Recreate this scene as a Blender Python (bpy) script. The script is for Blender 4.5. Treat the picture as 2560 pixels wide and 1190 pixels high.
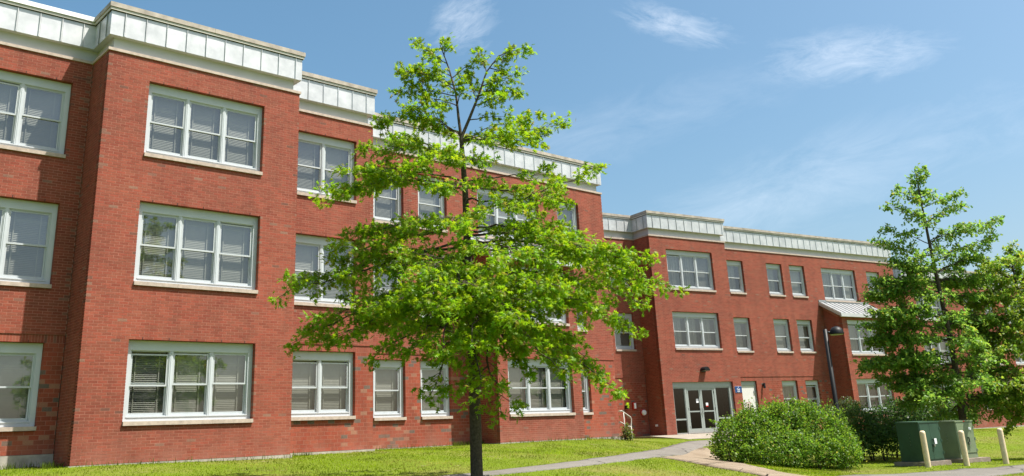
import bpy, math, random
import numpy as np
from mathutils import Matrix, Vector

# ------------------------------------------------------------------ clear
for o in list(bpy.data.objects):
    bpy.data.objects.remove(o, do_unlink=True)
SC = bpy.context.scene
COL = SC.collection
rnd = random.Random(7)
rng = np.random.default_rng(11)

# ------------------------------------------------------------------ camera (solved from the vanishing lines of the photograph)
IW, IH = 2560.0, 1190.0
FPX, CXP, CYP = 2258.0, 1280.0, 377.0
YAW, PITCH, ROLL = math.radians(42.75), math.radians(17.71), math.radians(2.85)


def cam_axes():
    cy, sy, cp, sp = math.cos(YAW), math.sin(YAW), math.cos(PITCH), math.sin(PITCH)
    f = np.array([sy * cp, cy * cp, sp])
    r = np.array([cy, -sy, 0.0])
    d = np.cross(f, r)
    c, s = math.cos(ROLL), math.sin(ROLL)
    return c * r + s * d, -s * r + c * d, f


CR, CD, CF = cam_axes()
cam_data = bpy.data.cameras.new('camera')
cam_data.sensor_width = 36.0
cam_data.lens = FPX / IW * 36.0
cam_data.shift_y = -(IH / 2 - CYP) / IW
cam_data.clip_start = 0.1
cam_data.clip_end = 3000.0
cam = bpy.data.objects.new('camera', cam_data)
M = Matrix.Identity(4)
for i in range(3):
    M[i][0] = CR[i]
    M[i][1] = -CD[i]
    M[i][2] = -CF[i]
cam.matrix_world = M
COL.objects.link(cam)
SC.camera = cam


def ray(px, py):
    return CR * ((px - CXP) / FPX) + CD * ((py - CYP) / FPX) + CF


def project(P):
    P = np.asarray(P, float)
    z = P @ CF
    return CXP + FPX * (P @ CR) / z, CYP + FPX * (P @ CD) / z, z


HF = np.array([math.sin(YAW), math.cos(YAW), 0.0])      # horizontal forward
HR = np.array([math.cos(YAW), -math.sin(YAW), 0.0])     # horizontal right


def at(px, py, dist):
    """pixel -> point on the upright plane that faces the camera at a horizontal distance"""
    d = ray(px, py)
    return d * (dist / (d @ HF))


def at_z(px, py, z):
    d = ray(px, py)
    return d * (z / d[2])


# ------------------------------------------------------------------ sun, sky, exposure
SUN_TRAVEL = Vector((-0.81, 1.0, -2.48)).normalized()
SUN_EL = math.asin(-SUN_TRAVEL.z)
SUN_AZ = math.atan2(-SUN_TRAVEL.x, -SUN_TRAVEL.y)
sun_d = bpy.data.lights.new('sun', 'SUN')
sun_d.energy = 5.0
sun_d.angle = math.radians(0.53)
sun_d.color = (1.0, 0.955, 0.88)
sun = bpy.data.objects.new('sun', sun_d)
sun.rotation_euler = SUN_TRAVEL.to_track_quat('-Z', 'Y').to_euler()
sun.location = (20, -20, 60)
COL.objects.link(sun)

world = bpy.data.worlds.new('World')
SC.world = world
world.use_nodes = True
wn, wl = world.node_tree.nodes, world.node_tree.links
for n in list(wn):
    wn.remove(n)


def wnode(t, **kw):
    n = wn.new(t)
    for k, v in kw.items():
        setattr(n, k, v)
    return n


w_out = wnode('ShaderNodeOutputWorld')
w_bg = wnode('ShaderNodeBackground')
w_bg.inputs['Strength'].default_value = 0.091
w_sky = wnode('ShaderNodeTexSky', sky_type='NISHITA')
w_sky.sun_disc = False
w_sky.sun_elevation = SUN_EL
w_sky.sun_rotation = SUN_AZ
w_sky.air_density = 1.0
w_sky.dust_density = 3.2
w_sky.ozone_density = 1.0
w_tc = wnode('ShaderNodeTexCoord')


def wmath(op, a, b=None, clamp=False):
    n = wnode('ShaderNodeMath', operation=op, use_clamp=clamp)
    for i, v in enumerate((a, b)):
        if v is None:
            continue
        if isinstance(v, (int, float)):
            n.inputs[i].default_value = v
        else:
            wl.new(v, n.inputs[i])
    return n.outputs[0]


def cloud_patch(px, py, ax, ay, rot, seed, scale, gain):
    """wispy cirrus patch: an elongated soft window around a direction, broken up by stretched noise"""
    d = ray(px, py)
    d = d / np.linalg.norm(d)
    right = np.cross(d, [0, 0, 1.0])
    right /= np.linalg.norm(right)
    up = np.cross(right, d)
    c, s = math.cos(rot), math.sin(rot)
    e1, e2 = c * right + s * up, -s * right + c * up

    def dotv(v):
        n = wnode('ShaderNodeVectorMath', operation='DOT_PRODUCT')
        wl.new(w_tc.outputs['Generated'], n.inputs[0])
        n.inputs[1].default_value = tuple(v)
        return n.outputs['Value']
    a, b = dotv(e1), dotv(e2)
    f = wmath('GREATER_THAN', dotv(d), 0.3)
    r2 = wmath('ADD', wmath('POWER', wmath('ABSOLUTE', wmath('DIVIDE', a, ax)), 2.0), wmath('POWER', wmath('ABSOLUTE', wmath('DIVIDE', b, ay)), 2.0))
    win = wmath('SUBTRACT', 1.0, r2, clamp=True)
    comb = wnode('ShaderNodeCombineXYZ')
    wl.new(wmath('MULTIPLY', a, scale), comb.inputs[0])
    wl.new(wmath('MULTIPLY', b, scale * 2.6), comb.inputs[1])
    comb.inputs[2].default_value = seed
    nz = wnode('ShaderNodeTexNoise')
    nz.inputs['Scale'].default_value = 1.0
    nz.inputs['Detail'].default_value = 8.0
    nz.inputs['Roughness'].default_value = 0.7
    nz.inputs['Distortion'].default_value = 0.5
    wl.new(comb.outputs[0], nz.inputs['Vector'])
    t = wmath('MULTIPLY', wmath('SUBTRACT', wmath('ADD', nz.outputs['Fac'], wmath('MULTIPLY', win, 0.30)), 0.58, clamp=True), gain)
    return wmath('MULTIPLY', wmath('MULTIPLY', t, win), f)


cl = cloud_patch(1160, 55, 0.05, 0.045, 0.5, 3.1, 26.0, 0.8)
for args in ((1690, 62, 0.085, 0.026, -0.38, 8.2, 22.0, 0.9), (2120, 140, 0.12, 0.036, -0.10, 5.5, 20.0, 0.8),
             (2000, 470, 0.34, 0.06, 0.22, 1.7, 9.0, 0.5), (1500, 330, 0.30, 0.05, 0.2, 6.7, 9.0, 0.3)):
    cl = wmath('ADD', cl, cloud_patch(*args), clamp=True)
w_mix = wnode('ShaderNodeMix', data_type='RGBA')
w_hsv = wnode('ShaderNodeHueSaturation')
w_hsv.inputs['Saturation'].default_value = 1.24
w_hsv.inputs['Hue'].default_value = 0.483
wl.new(w_sky.outputs[0], w_hsv.inputs['Color'])
wl.new(cl, w_mix.inputs['Factor'])
wl.new(w_hsv.outputs[0], w_mix.inputs['A'])
w_mix.inputs['B'].default_value = (7.6, 7.9, 8.4, 1)
wl.new(w_mix.outputs['Result'], w_bg.inputs['Color'])
wl.new(w_bg.outputs[0], w_out.inputs['Surface'])

SC.view_settings.view_transform = 'Standard'
SC.view_settings.look = 'None'
SC.view_settings.gamma = 1.0
SC.view_settings.use_curve_mapping = False
SC.view_settings.exposure = 1.0
SC.render.engine = 'CYCLES'
SC.cycles.transparent_max_bounces = 16
SC.cycles.max_bounces = 8


# ------------------------------------------------------------------ materials
def srgb(r, g, b):
    return tuple(((v / 255.0) / 12.92 if v / 255.0 <= 0.04045 else ((v / 255.0 + 0.055) / 1.055) ** 2.4) for v in (r, g, b))


class Mat:
    def __init__(self, name):
        self.m = bpy.data.materials.new(name)
        self.m.use_nodes = True
        self.n, self.l = self.m.node_tree.nodes, self.m.node_tree.links
        self.b = self.n['Principled BSDF']
        self.out = self.n['Material Output']

    def node(self, t, **kw):
        n = self.n.new(t)
        for k, v in kw.items():
            setattr(n, k, v)
        return n

    def link(self, a, b):
        self.l.new(a, b)

    def noise(self, scale, detail=4.0, rough=0.55, vec=None, dist=0.0):
        n = self.node('ShaderNodeTexNoise')
        n.inputs['Scale'].default_value = scale
        n.inputs['Detail'].default_value = detail
        n.inputs['Roughness'].default_value = rough
        n.inputs['Distortion'].default_value = dist
        if vec is None:
            g = self.node('ShaderNodeNewGeometry')
            vec = g.outputs['Position']
        self.link(vec, n.inputs['Vector'])
        return n.outputs['Fac']

    def ramp(self, fac, stops):
        r = self.node('ShaderNodeValToRGB')
        e = r.color_ramp.elements
        while len(e) > 1:
            e.remove(e[-1])
        for i, (p, c) in enumerate(stops):
            x = e[0] if i == 0 else e.new(p)
            x.position = p
            x.color = (*c, 1) if len(c) == 3 else c
        self.link(fac, r.inputs['Fac'])
        return r.outputs['Color']

    def mix(self, a, b, fac, mode='MIX'):
        n = self.node('ShaderNodeMix', data_type='RGBA', blend_type=mode)
        for v, k in ((a, 'A'), (b, 'B')):
            if isinstance(v, tuple):
                n.inputs[k].default_value = (*v, 1)
            else:
                self.link(v, n.inputs[k])
        if isinstance(fac, (int, float)):
            n.inputs['Factor'].default_value = fac
        else:
            self.link(fac, n.inputs['Factor'])
        return n.outputs['Result']

    def color(self, c):
        if isinstance(c, tuple):
            self.b.inputs['Base Color'].default_value = (*c, 1)
        else:
            self.link(c, self.b.inputs['Base Color'])

    def bump(self, fac, strength=0.3, dist=0.01):
        n = self.node('ShaderNodeBump')
        n.inputs['Strength'].default_value = strength
        n.inputs['Distance'].default_value = dist
        self.link(fac, n.inputs['Height'])
        self.link(n.outputs[0], self.b.inputs['Normal'])

    def set(self, rough=0.8, metal=0.0, spec=0.3):
        self.b.inputs['Roughness'].default_value = rough
        self.b.inputs['Metallic'].default_value = metal
        self.b.inputs['Specular IOR Level'].default_value = spec
        return self


def simple(name, c, rough=0.7, metal=0.0, spec=0.3, var=0.12, scale=6.0, bump=0.0, bscale=60.0):
    m = Mat(name)
    f = m.noise(scale, 5.0)
    d = tuple(v * (1 - var) for v in c)
    e = tuple(min(1.0, v * (1 + var)) for v in c)
    m.color(m.ramp(f, [(0.3, d), (0.7, e)]))
    m.set(rough, metal, spec)
    if bump:
        m.bump(m.noise(bscale, 4.0), bump, 0.01)
    return m.m


def attr_mat(name, attr, rough=0.85, var=0.22, scale=40.0, stain=None):
    m = Mat(name)
    a = m.node('ShaderNodeAttribute', attribute_name=attr)
    f = m.noise(scale, 4.0, 0.65)
    c = m.mix(a.outputs['Color'], m.ramp(f, [(0.25, (1 - var,) * 3), (0.75, (1 + var,) * 3)]), 1.0, 'MULTIPLY')
    if stain:
        big = m.noise(0.55, 5.0, 0.6)
        c = m.mix(c, m.ramp(big, [(0.32, (0.84, 0.85, 0.88)), (0.68, (1.10, 1.08, 1.06))]), 1.0, 'MULTIPLY')
        gp_ = m.node('ShaderNodeNewGeometry')
        mp_ = m.node('ShaderNodeVectorMath', operation='MULTIPLY')
        mp_.inputs[1].default_value = (2.6, 2.6, 0.22)
        m.link(gp_.outputs['Position'], mp_.inputs[0])
        st = m.noise(1.0, 4.0, 0.6, mp_.outputs[0])
        c = m.mix(c, m.ramp(st, [(0.30, (0.82, 0.83, 0.86)), (0.5, (1, 1, 1)), (0.72, (1.08, 1.12, 1.14))]), 1.0, 'MULTIPLY')
        # pale salts with a shape of their own, drawn up from the footing
        sp_ = m.node('ShaderNodeSeparateXYZ')
        m.link(gp_.outputs['Position'], sp_.inputs[0])
        mr_ = m.node('ShaderNodeMapRange')
        mr_.inputs['From Min'].default_value = 0.75
        mr_.inputs['From Max'].default_value = -0.1
        mr_.inputs['To Max'].default_value = 0.55
        m.link(sp_.outputs['Z'], mr_.inputs['Value'])
        ml_ = m.node('ShaderNodeMath', operation='MULTIPLY')
        m.link(mr_.outputs[0], ml_.inputs[0])
        m.link(m.ramp(m.noise(1.4, 5.0, 0.65), [(0.38, (0, 0, 0)), (0.62, (1, 1, 1))]), ml_.inputs[1])
        c = m.mix(c, (0.31, 0.135, 0.098), ml_.outputs[0])
    m.color(c)
    m.set(rough, 0, 0.25)
    m.bump(m.noise(scale * 3, 3.0), 0.25, 0.006)
    return m.m


MATS = {}
MATS['brick'] = attr_mat('brick', 'bcol', 0.86, 0.20, 38.0, True)
MATS['mortar'] = simple('mortar', (0.33, 0.142, 0.102), 0.95, var=0.2, scale=3.0)
MATS['stone'] = simple('sill_stone', (0.42, 0.345, 0.29), 0.85, var=0.18, scale=9.0, bump=0.15)
MATS['coping'] = simple('coping_stone', (0.36, 0.32, 0.275), 0.85, var=0.3, scale=3.5, bump=0.15)
MATS['coping_white'] = simple('coping_metal_white', (0.74, 0.75, 0.75), 0.5, var=0.05)
MATS['lip'] = simple('coping_lip', (0.50, 0.475, 0.43), 0.6, var=0.08)
MATS['frieze'] = simple('frieze_paint', (0.45, 0.462, 0.475), 0.6, var=0.05, scale=2.0)
MATS['frame'] = simple('window_frame_paint', (0.47, 0.505, 0.53), 0.42, spec=0.4, var=0.04, scale=3.0)
MATS['sash'] = simple('sash_paint', (0.43, 0.46, 0.475), 0.4, spec=0.4, var=0.04)
MATS['concrete'] = simple('concrete', (0.34, 0.31, 0.265), 0.92, var=0.25, scale=5.0, bump=0.2)
MATS['apron'] = simple('apron_concrete', (0.25, 0.222, 0.18), 0.92, var=0.18, scale=2.5, bump=0.2)
MATS['concrete_pad'] = simple('pad_concrete', (0.25, 0.20, 0.165), 0.92, var=0.25, scale=7.0, bump=0.2)
MATS['dark'] = simple('dark_gap', (0.02, 0.02, 0.02), 0.9)
MATS['interior'] = simple('interior_plaster', (0.30, 0.29, 0.27), 0.9)
MATS['blind'] = simple('blind_slats', (0.33, 0.325, 0.29), 0.55, var=0.05)
MATS['curtain'] = simple('curtain_cloth', (0.31, 0.305, 0.28), 0.9, var=0.12, scale=9.0)
MATS['white_door'] = simple('white_door_paint', (0.62, 0.615, 0.59), 0.5, var=0.04)
MATS['alu'] = simple('door_aluminium', (0.31, 0.345, 0.33), 0.4, 0.2, 0.5, var=0.04)
MATS['steel'] = simple('steel', (0.35, 0.36, 0.38), 0.3, 0.9, 0.5)
MATS['black_metal'] = simple('black_paint', (0.009, 0.010, 0.011), 0.5, 0.0, 0.22, var=0.1)
MATS['lamp_glass'] = simple('lamp_lens', (0.35, 0.35, 0.33), 0.3)
MATS['sign_blue'] = simple('sign_blue', (0.012, 0.055, 0.19), 0.45, var=0.06)
MATS['sign_white'] = simple('sign_white', (0.80, 0.80, 0.82), 0.5, var=0.02)
MATS['paper'] = simple('paper', (0.78, 0.80, 0.82), 0.8, var=0.03)
MATS['red'] = simple('red_paint', (0.42, 0.015, 0.012), 0.4)
MATS['ink'] = simple('faded_red_ink', (0.48, 0.30, 0.29), 0.7)
MATS['rail'] = simple('rail_paint', (0.46, 0.43, 0.38), 0.5)
MATS['bollard'] = simple('bollard_paint', (0.68, 0.55, 0.36), 0.55, var=0.1, scale=10.0)
MATS['green_dark'] = simple('cabinet_green', (0.032, 0.075, 0.048), 0.42, spec=0.4, var=0.15, scale=3.0)
MATS['green_pale'] = simple('cabinet_sage', (0.17, 0.215, 0.13), 0.5, spec=0.4, var=0.12, scale=3.0)
MATS['stem'] = simple('stem_bark', (0.06, 0.045, 0.03), 0.9)
MATS['bark'] = simple('bark', (0.075, 0.058, 0.043), 0.95, var=0.45, scale=22.0, bump=0.6, bscale=45.0)

# galvanised fascia panels
m = Mat('fascia_metal')
f1 = m.noise(2.2, 5.0, 0.6)
m.color(m.ramp(f1, [(0.3, (0.42, 0.435, 0.445)), (0.7, (0.62, 0.63, 0.635))]))
m.set(0.42, 0.35, 0.5)
MATS['fascia'] = m.m
m = Mat('seam_roof_metal')
m.color(m.ramp(m.noise(3.0, 4.0), [(0.3, (0.27, 0.285, 0.29)), (0.7, (0.34, 0.355, 0.36))]))
m.set(0.38, 0.3, 0.5)
MATS['seam_roof'] = m.m


def glass_mat(name, tint, gloss):
    g = Mat(name)
    g.n.remove(g.b)
    tr = g.node('ShaderNodeBsdfTransparent')
    tr.inputs['Color'].default_value = (*tint, 1)
    gl = g.node('ShaderNodeBsdfGlossy')
    gl.inputs['Roughness'].default_value = 0.03
    gl.inputs['Color'].default_value = (0.97, 0.97, 0.96, 1)
    lw = g.node('ShaderNodeLayerWeight')
    lw.inputs['Blend'].default_value = 0.5
    pw = g.node('ShaderNodeMath', operation='POWER')
    pw.inputs[1].default_value = 4.0
    g.link(lw.outputs['Facing'], pw.inputs[0])
    fr = g.node('ShaderNodeMapRange')
    fr.inputs['To Min'].default_value = gloss
    fr.inputs['To Max'].default_value = 0.9
    g.link(pw.outputs[0], fr.inputs['Value'])
    mx = g.node('ShaderNodeMixShader')
    nb = g.node('ShaderNodeBump')
    nb.inputs['Strength'].default_value = 0.05
    nb.inputs['Distance'].default_value = 0.02
    g.link(g.noise(1.3, 2.0), nb.inputs['Height'])
    g.link(nb.outputs[0], gl.inputs['Normal'])
    g.link(fr.outputs[0], mx.inputs['Fac'])
    g.link(tr.outputs[0], mx.inputs[1])
    g.link(gl.outputs[0], mx.inputs[2])
    g.link(mx.outputs[0], g.out.inputs['Surface'])
    return g.m


MATS['glass'] = glass_mat('window_glass', (0.78, 0.80, 0.78), 0.15)
MATS['glass_screen'] = glass_mat('window_glass_screened', (0.66, 0.68, 0.66), 0.12)
MATS['door_glass'] = glass_mat('door_glass', (0.30, 0.36, 0.34), 0.06)


def leaf_mat(name, attr='lcol', trans=0.5, spec=0.3):
    g = Mat(name)
    a = g.node('ShaderNodeAttribute', attribute_name=attr)
    g.color(a.outputs['Color'])
    g.set(0.45, 0, spec)
    t = g.node('ShaderNodeBsdfTranslucent')
    hs = g.node('ShaderNodeHueSaturation')
    hs.inputs['Hue'].default_value = 0.487
    hs.inputs['Value'].default_value = 1.7
    g.link(a.outputs['Color'], hs.inputs['Color'])
    g.link(hs.outputs[0], t.inputs['Color'])
    mx = g.node('ShaderNodeMixShader')
    mx.inputs['Fac'].default_value = trans
    g.link(g.b.outputs[0], mx.inputs[1])
    g.link(t.outputs[0], mx.inputs[2])
    g.link(mx.outputs[0], g.out.inputs['Surface'])
    return g.m


MATS['leaf'] = leaf_mat('leaf')
MATS['blade'] = leaf_mat('grass_blade', trans=0.45, spec=0.08)

# lawn soil/turf under the blades
m = Mat('turf')
n1 = m.noise(0.35, 5.0, 0.6)
n2 = m.noise(9.0, 6.0, 0.7)
c = m.ramp(n1, [(0.30, (0.10, 0.145, 0.010)), (0.5, (0.12, 0.165, 0.014)), (0.68, (0.16, 0.16, 0.04)), (0.78, (0.165, 0.135, 0.065))])
c = m.mix(c, m.ramp(n2, [(0.3, (0.65, 0.65, 0.6)), (0.7, (1.2, 1.2, 1.15))]), 1.0, 'MULTIPLY')
n3 = m.noise(1.6, 6.0, 0.7)
c = m.mix(c, (0.20, 0.165, 0.09), m.ramp(n3, [(0.60, (0, 0, 0)), (0.70, (0.8, 0.8, 0.8))]))
m.color(c)
m.set(0.95, 0, 0.1)
m.bump(n2, 0.8, 0.05)
MATS['turf'] = m.m

m = Mat('asphalt_path')
n1, n2 = m.noise(0.8, 5.0, 0.65), m.noise(70.0, 3.0, 0.7)
c = m.ramp(n1, [(0.3, (0.128, 0.118, 0.103)), (0.55, (0.160, 0.150, 0.132)), (0.75, (0.185, 0.172, 0.150))])
c = m.mix(c, m.ramp(n2, [(0.3, (0.75,) * 3), (0.7, (1.2,) * 3)]), 1.0, 'MULTIPLY')
vo = m.node('ShaderNodeTexVoronoi', feature='DISTANCE_TO_EDGE')
vo.inputs['Scale'].default_value = 0.22
gp = m.node('ShaderNodeNewGeometry')
m.link(m.mix(gp.outputs['Position'], m.ramp(m.noise(1.5, 4.0), [(0, (0, 0, 0)), (1, (2, 2, 2))]), 0.35, 'ADD'), vo.inputs['Vector'])
c = m.mix(c, m.ramp(vo.outputs['Distance'], [(0.0, (0.35, 0.35, 0.35)), (0.012, (1, 1, 1))]), 1.0, 'MULTIPLY')
m.color(c)
m.set(0.93, 0, 0.2)
m.bump(n2, 0.5, 0.01)
MATS['asphalt'] = m.m

m = Mat('bare_dirt')
n1, n2 = m.noise(1.1, 6.0, 0.65), m.noise(45.0, 4.0, 0.7)
c = m.ramp(n1, [(0.3, (0.17, 0.132, 0.09)), (0.55, (0.235, 0.19, 0.138)), (0.8, (0.27, 0.222, 0.165))])
c = m.mix(c, m.ramp(n2, [(0.3, (0.7,) * 3), (0.7, (1.22,) * 3)]), 1.0, 'MULTIPLY')
m.color(c)
m.set(0.96, 0, 0.1)
m.bump(n2, 0.7, 0.02)
MATS['dirt'] = m.m


# ------------------------------------------------------------------ mesh and object helpers
class MB:
    def __init__(self):
        self.v, self.f = [], []

    def add(self, vs, fs):
        k = len(self.v)
        self.v += [tuple(map(float, p)) for p in vs]
        self.f += [tuple(i + k for i in f) for f in fs]
        return self

    def box(self, x0, x1, y0, y1, z0, z1):
        return self.add([(x0, y0, z0), (x1, y0, z0), (x1, y1, z0), (x0, y1, z0), (x0, y0, z1), (x1, y0, z1), (x1, y1, z1), (x0, y1, z1)],
                        [(0, 3, 2, 1), (4, 5, 6, 7), (0, 1, 5, 4), (1, 2, 6, 5), (2, 3, 7, 6), (3, 0, 4, 7)])

    def quad(self, a, b, c, d):
        return self.add([a, b, c, d], [(0, 1, 2, 3)])

    def ring(self, x0, x1, z0, z1, l, r, b, t, y0, y1):
        """rectangular frame in the x/z plane, y0 front, y1 back"""
        self.box(x0, x0 + l, y0, y1, z0, z1)
        self.box(x1 - r, x1, y0, y1, z0, z1)
        self.box(x0 + l, x1 - r, y0, y1, z0, z0 + b)
        self.box(x0 + l, x1 - r, y0, y1, z1 - t, z1)
        return self

    def tube(self, pts, rad, seg=8, cap=True):
        pts = [Vector(p) for p in pts]
        if not isinstance(rad, (list, tuple)):
            rad = [rad] * len(pts)
        k = len(self.v)
        prev = None
        for i, p in enumerate(pts):
            t = (pts[min(i + 1, len(pts) - 1)] - pts[max(i - 1, 0)]).normalized()
            if prev is None:
                a = t.cross(Vector((0, 0, 1)))
                if a.length < 0.05:
                    a = t.cross(Vector((1, 0, 0)))
            else:
                a = prev - t * prev.dot(t)
            a.normalize()
            prev = a
            b = t.cross(a)
            for j in range(seg):
                an = 2 * math.pi * j / seg
                self.v.append(tuple(p + (a * math.cos(an) + b * math.sin(an)) * rad[i]))
        for i in range(len(pts) - 1):
            for j in range(seg):
                a0, a1 = k + i * seg + j, k + i * seg + (j + 1) % seg
                self.f.append((a0, a1, a1 + seg, a0 + seg))
        if cap:
            self.f.append(tuple(k + j for j in range(seg))[::-1])
            self.f.append(tuple(k + (len(pts) - 1) * seg + j for j in range(seg)))
        return self

    def lathe(self, prof, seg=16, c=(0, 0, 0)):
        k = len(self.v)
        for r, z in prof:
            for j in range(seg):
                an = 2 * math.pi * j / seg
                self.v.append((c[0] + r * math.cos(an), c[1] + r * math.sin(an), c[2] + z))
        for i in range(len(prof) - 1):
            for j in range(seg):
                a0, a1 = k + i * seg + j, k + i * seg + (j + 1) % seg
                self.f.append((a0, a1, a1 + seg, a0 + seg))
        return self

    def mesh(self, name, mat, smooth=False):
        me = bpy.data.meshes.new(name)
        me.from_pydata(self.v, [], self.f)
        me.materials.append(MATS[mat] if isinstance(mat, str) else mat)
        if smooth:
            me.polygons.foreach_set('use_smooth', [True] * len(me.polygons))
        me.update()
        return me


def link(name, me, parent=None, loc=(0, 0, 0)):
    o = bpy.data.objects.new(name, me)
    COL.objects.link(o)
    if parent is not None:
        o.parent = parent
    o.location = loc
    return o


def thing(name, label, cat, loc=(0, 0, 0), rz=0.0, group=None):
    o = bpy.data.objects.new(name, None)
    COL.objects.link(o)
    o.location = loc
    o.rotation_euler = (0, 0, rz)
    return tag(o, label, cat, group)


def tag(o, label, cat, group=None):
    o['label'] = label
    o['category'] = cat
    if group:
        o['group'] = group
    return o


def np_mesh(name, verts, faces, mat, colors=None, attr='lcol', smooth=False):
    """verts (N,3), faces (M,k) constant k; colors per face (M,3)"""
    me = bpy.data.meshes.new(name)
    nv, (nf, k) = len(verts), faces.shape
    me.vertices.add(nv)
    me.vertices.foreach_set('co', np.ascontiguousarray(verts, np.float32).ravel())
    me.loops.add(nf * k)
    me.loops.foreach_set('vertex_index', np.ascontiguousarray(faces, np.int32).ravel())
    me.polygons.add(nf)
    me.polygons.foreach_set('loop_start', np.arange(0, nf * k, k, dtype=np.int32))
    me.polygons.foreach_set('loop_total', np.full(nf, k, np.int32))
    me.update(calc_edges=True)
    me.polygons.foreach_set('use_smooth', np.full(nf, bool(smooth)))
    if colors is not None:
        a = me.attributes.new(attr, 'FLOAT_COLOR', 'FACE')
        cc = np.ones((nf, 4), np.float32)
        cc[:, :3] = colors
        a.data.foreach_set('color', cc.ravel())
    me.materials.append(MATS[mat])
    return me


# ------------------------------------------------------------------ terrain
DLT = math.radians(-9.97)
RC, RS = math.cos(DLT), math.sin(DLT)


def rw(u, n, z=0.0):
    """right-wing coordinates -> world"""
    return np.array([u * RC - n * RS, u * RS + n * RC, z])


def on_rw(px, py, n):
    d = ray(px, py)
    N = np.array([-RS, RC, 0])
    P = d * (n / (d @ N))
    return P


ctrl = [(-14, 22.6, -.2), (-4, 22.7, -.16), (3, 22.9, -.14), (6.6, 22.4, -.13), (7, 21.9, -.12), (9, 21.9, -.15), (12, 21.9, -.19), (13.5, 23.1, -.15), (15.4, 23.2, -.13),
        (17, 25, -.12), (20, 25, -.1), (21, 23.7, -.13), (25, 23.7, -.15), (28.3, 24.9, -.23), (31, 29.5, -.26),
        (12.9, 14.9, -.72), (18.5, 16.2, -.66), (6, 14, -.85), (0, 14, -.9), (-10, 12, -1.0),
        (0, 0, -1.62), (6, 6, -1.35), (12, 2, -1.7), (-12, -4, -1.8), (14, -12, -2.0), (30, -6, -1.9)]
for u_, n_, z_ in ((29.5, 34.0, -.26), (32, 34.0, -.26), (35.5, 34.0, -.26), (29.5, 31.3, -.40), (32.5, 31.3, -.40), (35.5, 31.3, -.42), (38, 35.0, -.36), (43, 34.9, -.45), (46, 33.5, -.5), (50, 35.0, -.6)):
    p = rw(u_, n_)
    ctrl.append((p[0], p[1], z_))
for px_, py_, z_ in ((2321, 1168.8, -1.40), (2417.8, 1164.3, -1.45), (2516, 1159, -1.46), (1950, 1168, -1.2), (2447, 1174, -1.56), (2200, 1188, -1.55), (2290, 1140, -1.42),
                     (2480, 1100, -1.12), (1800, 1150, -1.02)):
    p = at_z(px_, py_, z_)
    ctrl.append((p[0], p[1], z_))
for px_, py_ in ((2440, 1070), (2556, 1062)):
    p = on_rw(px_, py_, 40.3)
    ctrl.append((p[0], p[1], p[2] - 0.05))
ctrl += [(80, 40, -1.0), (60, 0, -1.9), (40, 60, -.6), (-30, 40, -.3)]
CT = np.array(ctrl, float)
SCL = 20.0


def tps_k(r2):
    return np.where(r2 > 1e-12, 0.5 * r2 * np.log(np.maximum(r2, 1e-12)), 0.0)


_A = CT[:, :2] / SCL
_K = tps_k(((_A[:, None] - _A[None]) ** 2).sum(-1)) + np.eye(len(_A)) * 2e-3
_P = np.c_[np.ones(len(_A)), _A]
_S = np.block([[_K, _P], [_P.T, np.zeros((3, 3))]])
_W = np.linalg.solve(_S, np.r_[CT[:, 2], 0, 0, 0])


def G(x, y):
    x, y = np.atleast_1d(np.asarray(x, float)), np.atleast_1d(np.asarray(y, float))
    q = np.stack([x, y], -1) / SCL
    k = tps_k(((q[..., None, :] - _A) ** 2).sum(-1))
    z = k @ _W[:-3] + _W[-3] + q @ _W[-2:]
    d = np.hypot(x - 22, y - 18)
    t = np.clip((d - 45) / 40, 0, 1)
    t = t * t * (3 - 2 * t)
    return np.clip(z, -2.6, 0.1) * (1 - t) + (-1.2) * t


def Gz(x, y):
    return float(G(x, y)[0])


def ground_px(px, py):
    d = ray(px, py)
    d = d / np.linalg.norm(d[:2])
    prev = 3.0
    for t in np.arange(3.0, 120.0, 0.25):
        if d[2] * t < Gz(d[0] * t, d[1] * t):
            lo, hi = prev, t
            for _ in range(24):
                mi = (lo + hi) / 2
                if d[2] * mi < Gz(d[0] * mi, d[1] * mi):
                    hi = mi
                else:
                    lo = mi
            return np.array([d[0] * hi, d[1] * hi, d[2] * hi])
        prev = t
    t = 60.0
    return np.array([d[0] * t, d[1] * t, Gz(d[0] * t, d[1] * t)])


def axis(lo, hi, step, far):
    a = list(np.arange(lo, hi + 1e-6, step))
    s, x = step, hi
    while x < far:
        s *= 1.35
        x += s
        a.append(x)
    s, x = step, lo
    b = []
    while x > -far:
        s *= 1.35
        x -= s
        b.append(x)
    return np.array(b[::-1] + a)


GX, GY = axis(-4, 62, 0.4, 900), axis(2, 42, 0.4, 900)
gx, gy = np.meshgrid(GX, GY, indexing='ij')
gz = G(gx.ravel(), gy.ravel())
vv = np.c_[gx.ravel(), gy.ravel(), gz]
ni, nj = gx.shape
ii, jj = np.meshgrid(np.arange(ni - 1), np.arange(nj - 1), indexing='ij')
k0 = (ii * nj + jj).ravel()
ff = np.c_[k0, k0 + nj, k0 + nj + 1, k0 + 1]
ground = link('ground', np_mesh('ground', vv, ff, 'turf', smooth=True))
ground['kind'] = 'structure'


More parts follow.
